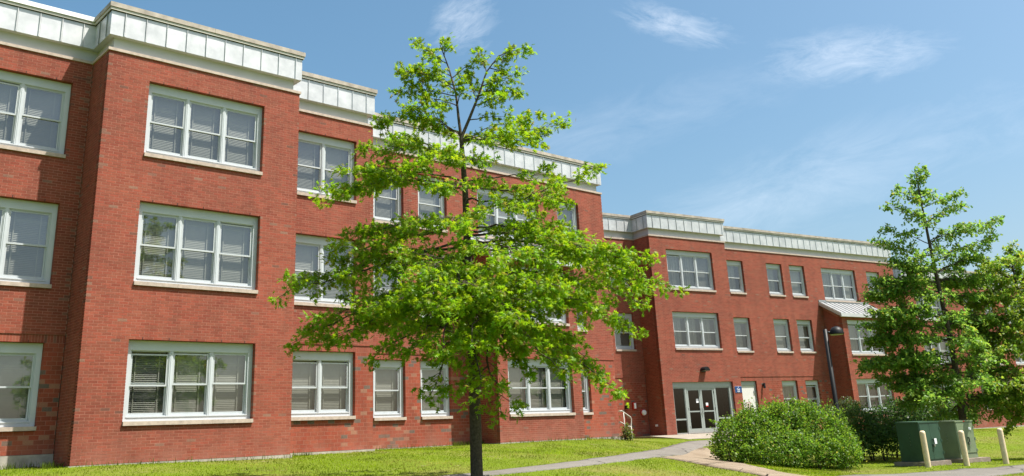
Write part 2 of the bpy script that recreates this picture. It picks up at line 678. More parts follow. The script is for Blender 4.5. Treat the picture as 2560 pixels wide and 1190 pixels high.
def drape(name, left, right, mat, lift, across=6, skirt=0.05):
    """strip between two ground polylines, laid on the terrain"""
    def resample(pl, n):
        pl = np.array([p[:2] for p in pl])
        s = np.r_[0, np.cumsum(np.hypot(*np.diff(pl, axis=0).T))]
        t = np.linspace(0, s[-1], n)
        return np.c_[np.interp(t, s, pl[:, 0]), np.interp(t, s, pl[:, 1])]
    n = 90
    L, Rr = resample(left, n), resample(right, n)
    for e in (L, Rr):                                     # slightly ragged edges
        w = rng.normal(0, 0.035, e.shape)
        e += (w + np.roll(w, 1, 0)) / 2
    V, Fc = [], []
    for i in range(n):
        for j in range(across + 1):
            t = j / across
            p = L[i] * (1 - t) + Rr[i] * t
            e = 0.0 if j in (0, across) else lift
            V.append((p[0], p[1], Gz(*p) + lift * 0.9 + e * 0.1))
    w = across + 1
    for i in range(n - 1):
        for j in range(across):
            a = i * w + j
            Fc.append((a, a + w, a + w + 1, a + 1))
    k = len(V)
    for i in range(n):
        for j in (0, across):
            x, y, z = V[i * w + j]
            V.append((x, y, z - skirt))
    for i in range(n - 1):
        a = i * w
        Fc.append((a, k + 2 * i, k + 2 * i + 2, a + w))
        a = i * w + across
        Fc.append((a, a + w, k + 2 * i + 3, k + 2 * i + 1))
    mb = MB()
    mb.add(V, Fc)
    o = link(name, mb.mesh(name, mat, True))
    o['kind'] = 'structure'
    return o, np.r_[L, Rr[::-1]]


KEEP_OUT = []          # polygons without grass
up_px = [(1722, 1104), (1675, 1116), (1600, 1131), (1519, 1144), (1440, 1155), (1362, 1164), (1280, 1174), (1206, 1183), (1120, 1191), (1000, 1203), (850, 1216)]
lo_px = [(1790, 1108), (1737, 1125), (1644, 1144), (1580, 1152), (1519, 1159), (1440, 1168), (1362, 1177), (1290, 1184), (1222, 1190), (1100, 1204), (900, 1222)]
pu = [ground_px(*p) for p in up_px]
pl_ = [ground_px(*p) for p in lo_px]
door_a, door_b = rw(31.4, 31.2), rw(35.2, 31.0)
o, poly = drape('path', [door_a] + pu, [door_b] + pl_, 'asphalt', 0.03)
KEEP_OUT.append(poly)
du = [(1742, 1121), (1768, 1120), (1785, 1138), (1830, 1152), (1880, 1165), (1950, 1181), (2010, 1190), (2080, 1203)]
dl_ = [(1650, 1145), (1690, 1151), (1730, 1158), (1775, 1167), (1830, 1176), (1880, 1186), (1930, 1197), (1990, 1212)]
o, poly = drape('dirt_track', [ground_px(*p) for p in du], [ground_px(*p) for p in dl_], 'dirt', 0.016)
KEEP_OUT.append(poly)
du = [(2080, 1195), (2197, 1188), (2291, 1183.4), (2370, 1178), (2447, 1172.5), (2558, 1163), (2700, 1150), (2900, 1131)]
dl_ = [(2130, 1230), (2240, 1216), (2340, 1206), (2420, 1198), (2480, 1191), (2556, 1182), (2700, 1168), (2900, 1146)]
o, poly = drape('driveway', [ground_px(*p) for p in du], [ground_px(*p) for p in dl_], 'asphalt', 0.03)
KEEP_OUT.append(poly)
# concrete apron in front of the entrance bay, falling gently to the path
mb = MB()
q4 = [(29.0, 35.58, -0.15), (29.0, 31.7, -0.352), (35.7, 31.3, -0.362), (35.7, 35.58, -0.15), (35.7, 34.3, -0.152), (29.0, 34.3, -0.152)]
V = [tuple(rw(u, n_, z)) for u, n_, z in q4]
V += [(x, y, z - 0.4) for x, y, z in V]
mb.add(V, [(0, 5, 4, 3), (5, 1, 2, 4), (1, 7, 8, 2), (0, 6, 11, 5), (5, 11, 7, 1), (2, 8, 10, 4), (4, 10, 9, 3)])
landing = link('landing', mb.mesh('landing', 'apron'))
landing['kind'] = 'structure'
KEEP_OUT.append(np.array([rw(29.0, 35.6)[:2], rw(29.0, 31.7)[:2], rw(35.7, 31.3)[:2], rw(35.7, 35.6)[:2]]))

# ------------------------------------------------------------------ brick buildings
def pal(base, n, spread, seed):
    r = random.Random(seed)
    out = []
    for _ in range(n):
        k = 1 + r.uniform(-spread, spread)
        h = r.uniform(-0.12, 0.12)
        out.append((base[0] * k, base[1] * k * (1 + h), base[2] * k * (1 + h)))
    return out


BR = (0.245, 0.066, 0.039)
PAL_STD = pal(BR, 16, 0.13, 1) + pal((0.19, 0.088, 0.06), 4, 0.2, 2)
PAL_BIG = pal((0.265, 0.063, 0.034), 12, 0.14, 3) + pal((0.15, 0.115, 0.09), 3, 0.2, 4) + pal((0.28, 0.12, 0.075), 3, 0.15, 5)
PALETTE = PAL_STD + PAL_BIG
NS = len(PAL_STD)


def pick(kind, cut=False):
    if kind == 'big':
        r = rnd.random()
        return NS + (rnd.randrange(12) if r < 0.87 else (12 + rnd.randrange(3) if r < 0.94 else 15 + rnd.randrange(3)))
    return rnd.randrange(16) if rnd.random() < (0.72 if cut else 0.982) else 16 + rnd.randrange(4)


JT = 0.0108
COURSE = {'std': 0.06773, 'big': 0.1055}
BLEN = {'std': 0.2175, 'big': 0.2175}
BDEPTH = 0.16


class Wing:
    def __init__(self, name, label, cat, origin, loc, rz):
        self.o = np.array(origin, float)
        self.root = thing(name, label, cat, loc, rz)
        self.bricks = []          # (wall index, t0, t1, z0, z1, off, colour)
        self.walls = []           # (O2, U2, N2, wall object)
        self.weep = MB()
        self.big_win = []

    def L(self, u, n, z):
        return (u - self.o[0], n - self.o[1], z - self.o[2])

    def part(self, name, mb, mat, parent=None, smooth=False):
        mb.v = [self.L(*p) for p in mb.v]
        return link(name, mb.mesh(name, mat, smooth), parent or self.root)

    # -------------------------------------------------- a brick wall with openings
    def wall(self, O, U, length, zones, openings=(), t_in=0.0, t_out=None, zmax=None):
        """O plan point, U plan direction left to right seen from outside; zones (z0, z1, kind, inset)"""
        O, U = np.array(O, float), np.array(U, float)
        N = np.array([U[1], -U[0]])
        wi = len(self.walls)
        a0, a1 = t_in, (length if t_out is None else t_out)
        zb, zt = zones[0][0], zones[-1][1]
        P = lambda t, off, z: (*(O + U * t + N * off), z)
        mb = MB()
        g = 0.008
        if zmax is None:
            us = sorted({a0 + (g if t_in == 0 else 0), a1 - (g if t_out is None else 0)} | {v for o in openings for v in (o[0] - g, o[1] + g) if a0 < v < a1})
            zs = sorted({z for q in zones for z in q[:2]} | {v for o in openings for v in (o[2] - g, o[3] + g) if zb < v < zt})
            for i in range(len(us) - 1):
                for j in range(len(zs) - 1):
                    cu, cz = (us[i] + us[i + 1]) / 2, (zs[j] + zs[j + 1]) / 2
                    if any(o[0] - g < cu < o[1] + g and o[2] - g < cz < o[3] + g for o in openings):
                        continue
                    ins = next(q[3] for q in zones if q[0] - 1e-6 <= cz <= q[1] + 1e-6)
                    d = -0.0020 - ins
                    mb.quad(P(us[i], d, zs[j]), P(us[i + 1], d, zs[j]), P(us[i + 1], d, zs[j + 1]), P(us[i], d, zs[j + 1]))
            for o in openings:
                x0, x1, z0, z1 = o[0] - g, o[1] + g, max(o[2] - g, zb), o[3] + g
                f, b = -0.012, -0.30
                mb.quad(P(x0, f, z0), P(x0, f, z1), P(x0, b, z1), P(x0, b, z0))
                mb.quad(P(x1, f, z0), P(x1, b, z0), P(x1, b, z1), P(x1, f, z1))
                mb.quad(P(x0, f, z1), P(x1, f, z1), P(x1, b, z1), P(x0, b, z1))
                mb.quad(P(x0, f, z0), P(x0, b, z0), P(x1, b, z0), P(x1, f, z0))
        else:
            d = -0.0020
            mb.quad(P(a0, d, zb), P(a1, d, zb), P(a1, d, zmax(a1)), P(a0, d, zmax(a0)))
        w = self.part('wall', mb, 'mortar')
        self.walls.append((O, U, N, w))
        for (z0, z1, kind, ins) in zones:
            if kind == 'soldier':
                rows = [(z0, z1)]
            else:
                h = COURSE[kind]
                nrow = max(1, int(round((z1 - z0) / h)))
                h = (z1 - z0) / nrow
                rows = [(z0 + k * h, z0 + (k + 1) * h) for k in range(nrow)]
            for k, (ra, rb) in enumerate(rows):
                rz0, rz1 = ra + JT / 2, rb - JT / 2
                zc = (ra + rb) / 2
                bl = 0.0677 if kind == 'soldier' else BLEN[kind]
                # a bricklayer's joints wander a little
                cuts = [o for o in openings if o[2] < zc < o[3]]
                x = 0.0 if k % 2 == 0 else -bl / 2
                edges = []
                while x < a1 - 1e-6:
                    edges.append((x, x + bl))
                    x += bl
                for e0, e1 in edges:
                    s0, s1 = max(e0, a0), min(e1, a1)
                    spans = [(s0, s1)] if s1 - s0 > 0.012 else []
                    for o in cuts:
                        ns = []
                        for p0, p1 in spans:
                            if p1 <= o[0] or p0 >= o[1]:
                                ns.append((p0, p1))
                                continue
                            if p0 < o[0]:
                                ns.append((p0, o[0]))
                            if p1 > o[1]:
                                ns.append((o[1], p1))
                        spans = ns
                    for p0, p1 in spans:
                        q0 = p0 if (abs(p0 - a0) < 1e-6 and t_in == 0) or any(abs(p0 - o[1]) < 1e-6 for o in cuts) else p0 + JT / 2
                        q1 = p1 if (abs(p1 - a1) < 1e-6 and t_out is None) or any(abs(p1 - o[0]) < 1e-6 for o in cuts) else p1 - JT / 2
                        if q1 - q0 < 0.02:
                            continue
                        if zmax is not None and rz1 > min(zmax(q0), zmax(q1)):
                            continue
                        off = -ins + rnd.uniform(-0.0007, 0.0007)
                        dz = rnd.uniform(-0.0012, 0.0012)
                        self.bricks.append((wi, q0, q1, rz0 + dz, rz1 + dz, off, pick(kind, q1 - q0 < 0.13 and kind == 'std')))
        return w

    def finish_bricks(self, n_single=0, ok_walls=()):
        B = np.array(self.bricks, float)
        wi = B[:, 0].astype(int)
        O = np.array([w[0] for w in self.walls])[wi]
        U = np.array([w[1] for w in self.walls])[wi]
        N = np.array([w[2] for w in self.walls])[wi]
        pick_idx = np.zeros(len(B), bool)
        if n_single:
            tc, zc = (B[:, 1] + B[:, 2]) / 2, (B[:, 3] + B[:, 4]) / 2
            Pc = np.c_[O + U * tc[:, None], zc]            # left wing: wing axes are world axes
            x, y, d = project(Pc)
            ln = np.linalg.norm(Pc, axis=1)
            cosv = -np.einsum('ij,ij->i', Pc[:, :2], N) / ln
            area = (B[:, 2] - B[:, 1]) * (B[:, 4] - B[:, 3]) * cosv / d ** 2
            good = (x > 4) & (x < IW - 4) & (y > 4) & (y < IH - 25) & np.isin(wi, ok_walls) & (cosv > 0)
            area[~good] = -1
            idx = np.argsort(-area)[:n_single]
            pick_idx[idx] = True
        rest = ~pick_idx

        def corners(sel):
            b, o, u, n = B[sel], O[sel], U[sel], N[sel]
            V = np.zeros((sel.sum(), 8, 3))
            for k, (tt, of, zz) in enumerate(((1, 0, 3), (2, 0, 3), (2, 0, 4), (1, 0, 4), (1, 1, 3), (2, 1, 3), (2, 1, 4), (1, 1, 4))):
                off = b[:, 5] - (BDEPTH if of else 0.0)
                V[:, k, :2] = o + u * b[:, tt][:, None] + n * off[:, None]
                V[:, k, 2] = b[:, zz]
            return V
        FB = np.array([(0, 1, 2, 3), (4, 0, 3, 7), (1, 5, 6, 2), (3, 2, 6, 7), (0, 4, 5, 1)])
        V = corners(rest)
        nb = len(V)
        faces = (FB[None] + (np.arange(nb) * 8)[:, None, None]).reshape(-1, 4)
        cols = np.repeat(np.array(PALETTE)[B[rest, 6].astype(int)], 5, axis=0)
        me = np_mesh('brickwork', V.reshape(-1, 3) - self.o, faces, 'brick', cols, 'bcol')
        bw = link('brickwork', me, self.root)
        bw['kind'] = 'stuff'
        cache = {}
        for i in np.nonzero(pick_idx)[0]:
            w, t0, t1, z0, z1, off, ci = self.bricks[i]
            O_, U_, N_, wobj = self.walls[w]
            key = (round(t1 - t0, 3), round(z1 - z0, 3), ci, tuple(U_))
            if key not in cache:
                Vb = np.zeros((8, 3))
                for k, (tt, of, zz) in enumerate(((0, 0, 0), (1, 0, 0), (1, 0, 1), (0, 0, 1), (0, 1, 0), (1, 1, 0), (1, 1, 1), (0, 1, 1))):
                    Vb[k, :2] = U_ * key[0] * tt - N_ * (BDEPTH if of else 0)
                    Vb[k, 2] = key[1] * zz
                cache[key] = np_mesh('brick', Vb, FB, 'brick', np.repeat([PALETTE[ci]], 5, axis=0), 'bcol')
            p = O_ + U_ * t0 + N_ * off
            link('brick', cache[key], wobj, self.L(p[0], p[1], z0))

    # -------------------------------------------------- sweeps along the plan line
    def plan(self, pts):
        self.pts = [np.array(p, float) for p in pts]

    def offset(self, d):
        pts = self.pts
        out = []
        for i, p in enumerate(pts):
            ds = []
            if i > 0:
                ds.append((p - pts[i - 1]) / np.linalg.norm(p - pts[i - 1]))
            if i < len(pts) - 1:
                ds.append((pts[i + 1] - p) / np.linalg.norm(pts[i + 1] - p))
            ns = [np.array([q[1], -q[0]]) for q in ds]
            if len(ns) == 1:
                out.append(p + ns[0] * d)
            else:
                b = ns[0] + ns[1]
                out.append(p + b * (d / (1 + ns[0] @ ns[1])))
        return out

    def seg_box(self, mb, i, d0, d1, z0, z1, fa=0.0, fb=1.0):
        a, b = self.offset(d0), self.offset(d1)
        lp = lambda q, f: q[i] * (1 - f) + q[i + 1] * f
        p = [lp(a, fa), lp(a, fb), lp(b, fb), lp(b, fa)]
        V = [(*q, z0) for q in p] + [(*q, z1) for q in p]
        mb.add(V, [(0, 3, 2, 1), (4, 5, 6, 7), (0, 1, 5, 4), (1, 2, 6, 5), (2, 3, 7, 6), (3, 0, 4, 7)][:] )
        return mb

    def cornice(self, dz, white_seg=None, pitch=0.53, first=0.37):
        for i in range(len(self.pts) - 1):
            ln = np.linalg.norm(self.pts[i + 1] - self.pts[i])
            nst = max(1, int(round(ln / 2.9)))
            for k in range(nst):
                e = 0.0015 / ln
                mb = self.seg_box(MB(), i, -0.16, 0.034 + rnd.uniform(-.002, .002), 9.871 + dz, 9.946 + dz, k / nst + (e if k else 0), (k + 1) / nst - (e if k < nst - 1 else 0))
                self.part('stone_ledge', mb, 'stone')
            mb = self.seg_box(MB(), i, -0.30, -0.135, 9.946 + dz, 10.30 + dz)
            self.part('frieze', mb, 'frieze')
            # soffit and backing of the metal fascia
            mb = self.seg_box(MB(), i, -0.30, 0.022, 10.30 + dz, 10.95 + dz)
            fas = self.part('fascia', mb, 'frieze')
            s = [0.0]
            x = first if ln > 0.6 else ln
            while x < ln - 0.06:
                s.append(x)
                x += pitch
            s.append(ln)
            of = [self.offset(d) for d in (0.024, 0.038, 0.066)]
            for a, b in zip(s[:-1], s[1:]):
                mb = MB()
                f0, f1 = a / ln, b / ln
                g = 0.004 / ln
                self.seg_box(mb, i, 0.024, 0.038 + rnd.uniform(-.002, .002), 10.294 + dz, 10.948 + dz, f0 + (g if a > 0 else 0), f1 - (g if b < ln else 0))
                if b < ln:
                    self.seg_box(mb, i, 0.030, 0.064, 10.296 + dz, 10.946 + dz, f1 - 0.011 / ln, f1 + 0.003 / ln)
                self.part('fascia_panel', mb, 'fascia', fas)
            mb = self.seg_box(MB(), i, -0.28, 0.082, 10.965 + dz, 11.03 + dz)
            lip = self.part('coping_lip', mb, 'lip')
            mb = self.seg_box(MB(), i, -0.28, 0.06, 10.951 + dz, 10.964 + dz)
            self.part('shadow_gap', mb, 'dark', lip)
            n = max(1, int(round(ln / 2.6)))
            for k in range(n):
                e = 0.003 / ln
                mb = self.seg_box(MB(), i, -0.34, 0.108 + rnd.uniform(-.003, .003), 11.042 + dz, 11.17 + dz, k / n + (e if k else 0), (k + 1) / n - (e if k < n - 1 else 0))
                self.part('coping_stone', mb, 'coping_white' if white_seg == (i, k) else 'coping', lip)
            mb = self.seg_box(MB(), i, -0.3, 0.07, 11.03 + dz, 11.042 + dz)
            self.part('coping_joint', mb, 'dark', lip)

    # -------------------------------------------------- windows
    def window(self, u0, u1, n, z0, z1, units, style='slats', inset=0.0):
        W, H = u1 - u0, z1 - z0
        SILL = 0.092
        key = (round(W, 2), round(H, 2), units)
        c = WCACHE.get(key)
        lt, tt, bt = 0.125, 0.235, 0.115
        fy, by = 0.135, 0.25
        x0, x1 = lt, W - lt
        zi0, zi1 = SILL + bt, H - tt
        mw = 0.085
        uw = (x1 - x0 - mw * (units - 1)) / units
        zm = (zi0 + zi1) / 2
        if c is None:
            c = {}
            mb = MB()
            mb.box(0.002, lt, fy, by, SILL + 0.001, H - 0.003)
            mb.box(W - lt, W - 0.002, fy, by, SILL + 0.001, H - 0.003)
            mb.box(lt, W - lt, fy + 0.004, by, SILL + 0.001, SILL + bt)
            mb.box(lt, W - lt, fy + 0.004, by, H - tt, H - 0.003)
            mb.box(lt - 0.02, W - lt + 0.02, fy - 0.012, fy, SILL + bt - 0.022, SILL + bt)
            for k in range(units - 1):
                xx = x0 + uw + k * (uw + mw)
                mb.box(xx, xx + mw, fy + 0.012, by, zi0, zi1)
                mb.box(xx + mw * 0.36, xx + mw * 0.64, fy + 0.004, fy + 0.012, zi0, zi1)
            c['frame'] = mb.mesh('window', 'frame')
            mb = MB()
            mb.ring(0, uw, 0, zi1 - zi0, 0.022, 0.022, 0.02, 0.022, 0, 0.10)
            c['jamb'] = mb.mesh('unit_frame', 'sash')
            mb = MB()
            mb.ring(0.024, uw - 0.024, zm - zi0 - 0.018, zi1 - zi0 - 0.024, 0.032, 0.032, 0.04, 0.034, 0.012, 0.040)
            c['up'] = mb.mesh('upper_sash', 'sash')
            mb = MB()
            mb.ring(0.024, uw - 0.024, 0.022, zm - zi0 + 0.016, 0.034, 0.034, 0.06, 0.034, 0.046, 0.076)
            c['lo'] = mb.mesh('lower_sash', 'sash')
            mb = MB()
            mb.quad((0.05, 0.024, zm - zi0 + 0.01), (uw - 0.05, 0.024, zm - zi0 + 0.01), (uw - 0.05, 0.024, zi1 - zi0 - 0.05), (0.05, 0.024, zi1 - zi0 - 0.05))
            c['gu'] = mb.mesh('pane', 'glass')
            mb = MB()
            mb.quad((0.05, 0.060, 0.07), (uw - 0.05, 0.060, 0.07), (uw - 0.05, 0.060, zm - zi0 - 0.01), (0.05, 0.060, zm - zi0 - 0.01))
            c['gl'] = mb.mesh('pane', 'glass_screen')
            for v, (tilt, cover) in enumerate(((72, 1.0), (62, 1.0), (74, 0.66), (48, 1.0))):
                mb = MB()
                hh = zi1 - zi0
                zz = hh - 0.03
                while zz > hh * (1 - cover) + 0.03:
                    t = math.radians(tilt + (12 if rnd.random() < 0.06 else 0))
                    dy, dz = 0.024 * math.cos(t), 0.024 * math.sin(t)
                    mb.quad((0.02, -dy, zz - dz), (uw - 0.02, -dy, zz - dz), (uw - 0.02, dy, zz + dz), (0.02, dy, zz + dz))
                    zz -= 0.043
                mb.box(0.02, uw - 0.02, -0.025, 0.025, hh - 0.04, hh)
                mb.box(0.02, uw - 0.02, -0.02, 0.02, zz - 0.02, zz + 0.005)
                for xx in (0.16, uw - 0.2):
                    mb.box(xx, xx + 0.03, -0.03, -0.027, max(zz, 0), hh)
                c['b%d' % v] = mb.mesh('blind', 'blind')
            for v in range(2):
                mb = MB()
                nx = 26
                wdt = uw * (0.92 if v == 0 else 0.66)
                pts = [(0.03 + wdt * k / nx, 0.03 * math.sin(k * 1.9 + v) + 0.012 * math.sin(k * 0.7)) for k in range(nx + 1)]
                for (xa, ya), (xb, yb) in zip(pts[:-1], pts[1:]):
                    mb.quad((xa, ya, 0.01), (xb, yb, 0.01), (xb, yb, zi1 - zi0), (xa, ya, zi1 - zi0))
                c['c%d' % v] = mb.mesh('curtain', 'curtain')
            np_ = 3 if units == 3 else (2 if units == 2 else 1)
            mb = MB().box(0.0, W / np_ - (0.003 if np_ > 1 else 0), -0.048, 0.19, 0.0, SILL)
            c['sill'] = mb.mesh('sill', 'stone')
            c['np'] = np_
            WCACHE[key] = c
        w = link('window', c['frame'], self.root, self.L(u0, n, z0))
        for k in range(c['np']):
            link('sill', c['sill'], w, (W / c['np'] * k, 0, rnd.uniform(-.001, .001)))
        for k in range(units):
            xx = x0 + k * (uw + mw)
            b = (xx, fy + 0.028, zi0)
            link('unit_frame', c['jamb'], w, b)
            drop = 0.0 if rnd.random() < 0.75 else rnd.uniform(0.02, 0.06)
            link('upper_sash', c['up'], w, (b[0], b[1], b[2] - drop))
            link('pane', c['gu'], w, (b[0], b[1], b[2] - drop))
            link('lower_sash', c['lo'], w, b)
            link('pane', c['gl'], w, b)
            q = (xx, fy + 0.19, zi0)
            if style == 'slats' or (style == 'mixed' and rnd.random() < 0.4):
                v = rnd.choices((0, 1, 2, 3), (5, 3, 0.5, 1.0))[0]
                link('blind', c['b%d' % v], w, q)
            else:
                link('curtain', c['c%d' % (0 if rnd.random() < 0.7 else 1)], w, q)
        # weep vents in the joint over the lintel
        nw = max(2, int(W / 0.62))
        for k in range(nw):
            xx = u0 + W * (k + 0.5) / nw + rnd.uniform(-.05, .05)
            self.weep.box(xx - 0.007, xx + 0.007, n - 0.0035 + inset, n + 0.05, z1 + 0.004, z1 + 0.058)

    def shells(self, walls, back, floors, roof_z):
        mb = MB()
        for (ua, ub, nf) in walls:
            for z in floors:
                mb.box(ua, ub, nf + 0.24, back, z - 0.15, z)
            mb.quad((ua, nf + 0.05, roof_z), (ub, nf + 0.05, roof_z), (ub, back, roof_z), (ua, back, roof_z))
            mb.quad((ub - 0.02, nf + 0.24, floors[0]), (ub - 0.02, back, floors[0]), (ub - 0.02, back, roof_z), (ub - 0.02, nf + 0.24, roof_z))
        ua, ub = min(w[0] for w in walls), max(w[1] for w in walls)
        mb.quad((ua, back, floors[0] - 1), (ub, back, floors[0] - 1), (ub, back, roof_z), (ua, back, roof_z))
        mb.quad((ua, walls[0][2] + .2, floors[0] - 1), (ua, back, floors[0] - 1), (ua, back, roof_z), (ua, walls[0][2] + .2, roof_z))
        mb.quad((ub, walls[-1][2] + .2, floors[0] - 1), (ub, back, floors[0] - 1), (ub, back, roof_z), (ub, walls[-1][2] + .2, roof_z))
        return self.part('inner_floors', mb, 'interior')

    def shed_roof(self, u0, u1, n_front, n_wall, z_top, z_eave):
        nf = n_front - 0.20
        a, b = u0 - 0.24, u1 + 0.24
        mb = MB()
        V = [(a, nf, z_eave), (b, nf, z_eave), (b, n_wall - 0.002, z_top), (a, n_wall - 0.002, z_top)]
        V += [(x, y, z - 0.05) for x, y, z in V]
        mb.add(V, [(0, 1, 2, 3), (4, 7, 6, 5), (0, 4, 5, 1), (1, 5, 6, 2), (2, 6, 7, 3), (3, 7, 4, 0)])
        r = self.part('shed_roof', mb, 'seam_roof')
        n = 11
        for k in range(n + 1):
            x = a + 0.012 + (b - a - 0.024) * k / n
            mb = MB()
            s = [(x - 0.009, nf + 0.002, z_eave), (x + 0.009, nf + 0.002, z_eave), (x + 0.009, n_wall - 0.01, z_top), (x - 0.009, n_wall - 0.01, z_top)]
            V = s + [(p[0], p[1], p[2] + 0.034) for p in s]
            mb.add(V, [(4, 5, 6, 7), (0, 1, 5, 4), (1, 2, 6, 5), (3, 0, 4, 7)])
            self.part('standing_seam', mb, 'seam_roof', r)
        mb = MB().box(a - 0.004, b + 0.004, nf - 0.022, nf - 0.002, z_eave - 0.19, z_eave + 0.004)
        self.part('eave_board', mb, 'frieze', r)
        for x in (a, b):
            mb = MB()
            xa, xb = (x - 0.02, x - 0.002) if x == a else (x + 0.002, x + 0.02)
            V = [(xa, nf, z_eave - 0.19), (xb, nf, z_eave - 0.19), (xb, n_wall, z_top - 0.19), (xa, n_wall, z_top - 0.19)]
            V += [(p[0], p[1], p[2] + 0.192) for p in V]
            mb.add(V, [(0, 3, 2, 1), (4, 5, 6, 7), (0, 1, 5, 4), (1, 2, 6, 5), (2, 3, 7, 6), (3, 0, 4, 7)])
            self.part('verge_board', mb, 'lip', r)
        mb = MB().quad((a, nf, z_eave - 0.185), (a, n_front - 0.003, z_eave - 0.185), (b, n_front - 0.003, z_eave - 0.185), (b, nf, z_eave - 0.185))
        self.part('soffit', mb, 'frieze', r)
        mb = MB().box(a, b, n_wall - 0.03, n_wall - 0.003, z_top, z_top + 0.12)
        self.part('flashing', mb, 'seam_roof', r)


WCACHE = {}
H1, H2, S1 = 2.684, 2.874, None


def snap(z, z0, kind):
    h = COURSE[kind]
    return z0 + round((z - z0) / h) * h


def zones_panel(zb, zhead, zsold, ztop):
    """ground-floor panel of large bricks with a soldier course, standard bricks above"""
    nr = round((zhead - zb) / COURSE['big'])
    return [(zb, zhead, 'big', 0.02), (zhead, zsold, 'soldier', 0.02), (zsold, ztop, 'std', 0.0)]


ZT = 9.871
ZA = -0.092
# ---------------------------------------------------------------- left wing
LW = Wing('brick_building', 'large three-storey red brick block filling the left half, metal fascia panels along its roofline', 'building',
          (6.77, 22.12, ZA), (6.77, 22.12, ZA), 0.0)
YZ, YA_, YB, YC, YD = 23.32, 22.12, 23.36, 25.17, 23.89
XL = -5.0
LW.plan([(XL, YZ), (6.77, YZ), (6.77, YA_), (12.14, YA_), (12.14, YB), (15.5, YB), (15.5, YC), (28.35, YC), (28.35, 36.0)])


def op(u0, u1, z0, z1, org, zb, kind):
    return (u0 - org, u1 - org, snap(z0, zb, kind), snap(z1, zb, kind))


def put(wg, wl_, O, U, length, zones, wins, n, org, style='slats', **kw):
    """wall with windows; wins (u0, u1, z0, z1, units)"""
    ops = []
    for (u0, u1, z0, z1, un) in wins:
        zn = [q for q in zones if q[0] - 0.05 <= z0 < q[1]][0]
        zh = [q for q in zones if q[0] < z1 <= q[1] + 0.08][0]
        h0 = (zn[1] - zn[0]) / max(1, round((zn[1] - zn[0]) / COURSE[zn[2]]))
        s0 = zn[0] + round((z0 - zn[0]) / h0) * h0
        if abs(z1 - zn[1]) < 0.06:
            s1 = zn[1]
        else:
            h1 = (zh[1] - zh[0]) / max(1, round((zh[1] - zh[0]) / COURSE.get(zh[2], 0.19)))
            s1 = zh[0] + round((z1 - zh[0]) / h1) * h1
        ops.append((u0 - org, u1 - org, s0, s1))
        wg.window(u0, u1, n, s0, s1, un, style, inset=0.02 if zn[2] == 'big' else 0.0)
    extra = kw.pop('extra', [])
    w = wg.wall(O, U, length, zones, ops + extra, **kw)
    wl_.append(w)
    return w


GF, MF, TF = (0.75, 2.684), (3.96, 6.094), (7.197, 9.29)
lw = []
put(LW, lw, (XL, YZ), (1, 0), 6.77 - XL, zones_panel(0.19, 2.684, 2.874, ZT), [(4.11, 6.33, *f, 2) for f in (GF, MF, TF)] + [(0.2, 2.42, *f, 2) for f in (GF, MF, TF)], YZ, XL)
put(LW, lw, (6.77, YZ), (0, -1), YZ - YA_, [(ZA, ZT, 'std', 0)], [], 0, 0, t_out=YZ - YA_ - 0.171)
put(LW, lw, (6.77, YA_), (1, 0), 12.14 - 6.77, [(ZA, ZT, 'std', 0)], [(7.83, 11.055, *f, 3) for f in (GF, MF, TF)], YA_, 6.77)
put(LW, lw, (12.14, YA_), (0, 1), YB - YA_, [(ZA, ZT, 'std', 0)], [], 0, 0, t_in=0.171)
put(LW, lw, (12.14, YB), (1, 0), 15.5 - 12.14, zones_panel(-0.065, 2.684, 2.874, ZT), [(12.66, 14.876, *f, 2) for f in (GF, MF, TF)], YB, 12.14)
put(LW, lw, (15.5, YB), (0, 1), YC - YB, [(-0.065, ZT, 'std', 0)], [], 0, 0, t_in=0.171)
put(LW, lw, (15.5, YC), (1, 0), 28.35 - 15.5, zones_panel(-0.075, 2.684, 2.874, ZT),
    [(a, b, *f, 1) for a, b in ((16.72, 17.965), (18.6, 19.885), (25.6, 26.86)) for f in (GF, MF, TF)] + [(21.36, 24.53, *TF, 3)], YC, 15.5)
put(LW, lw, (28.35, YC), (0, 1), 10.8, [(-0.3, ZT, 'std', 0)], [], 0, 0, t_in=0.171)
slope = lambda t: 7.2 - 0.30 - (t / (YC - YD)) * 0.72
put(LW, lw, (20.9, YC), (0, -1), YC - YD, [(-0.08, 7.0, 'std', 0)], [], 0, 0, t_out=YC - YD - 0.171, zmax=slope)
put(LW, lw, (20.9, YD), (1, 0), 4.1, [(-0.08, 6.24, 'std', 0)], [(21.38, 24.55, *f, 3) for f in (GF, (3.96, 6.03))], YD, 20.9)
put(LW, lw, (25.0, YD), (0, 1), YC - YD, [(-0.08, 7.0, 'std', 0)], [], 0, 0, t_in=0.171, zmax=lambda t: slope(YC - YD - t))
LW.cornice(0.0, white_seg=(0, 4))
LW.shed_roof(20.9, 25.0, YD, YC, 7.17, 6.36)
LW.shells([(XL, 6.9, YZ), (6.9, 12.0, YA_), (12.0, 15.4, YB), (15.4, 28.3, YC)], 30.0, (-0.1, 3.3, 6.6, 9.85), 10.9)
LW.finish_bricks(300, (0, 2))
# concrete footing under the brick, one strip to a wall
for i, zt in enumerate((0.19, ZA, ZA, ZA, -0.065, -0.065, -0.075, -0.3)):
    LW.part('foundation', LW.seg_box(MB(), i, -0.14, 0.012 if i == 0 else 0.035, -0.7, zt - 0.006), 'concrete')
mbf = MB()
for (x0, x1, y0, y1) in ((20.865, 25.035, YD - 0.035, YD + 0.14), (20.865, 21.04, YD + 0.14, YC - 0.04), (24.86, 25.035, YD + 0.14, YC - 0.04)):
    mbf.box(x0, x1, y0, y1, -0.7, -0.086)
LW.part('foundation', mbf, 'concrete')
o = LW.part('weep_vents', LW.weep, 'dark')
o['kind'] = 'stuff'

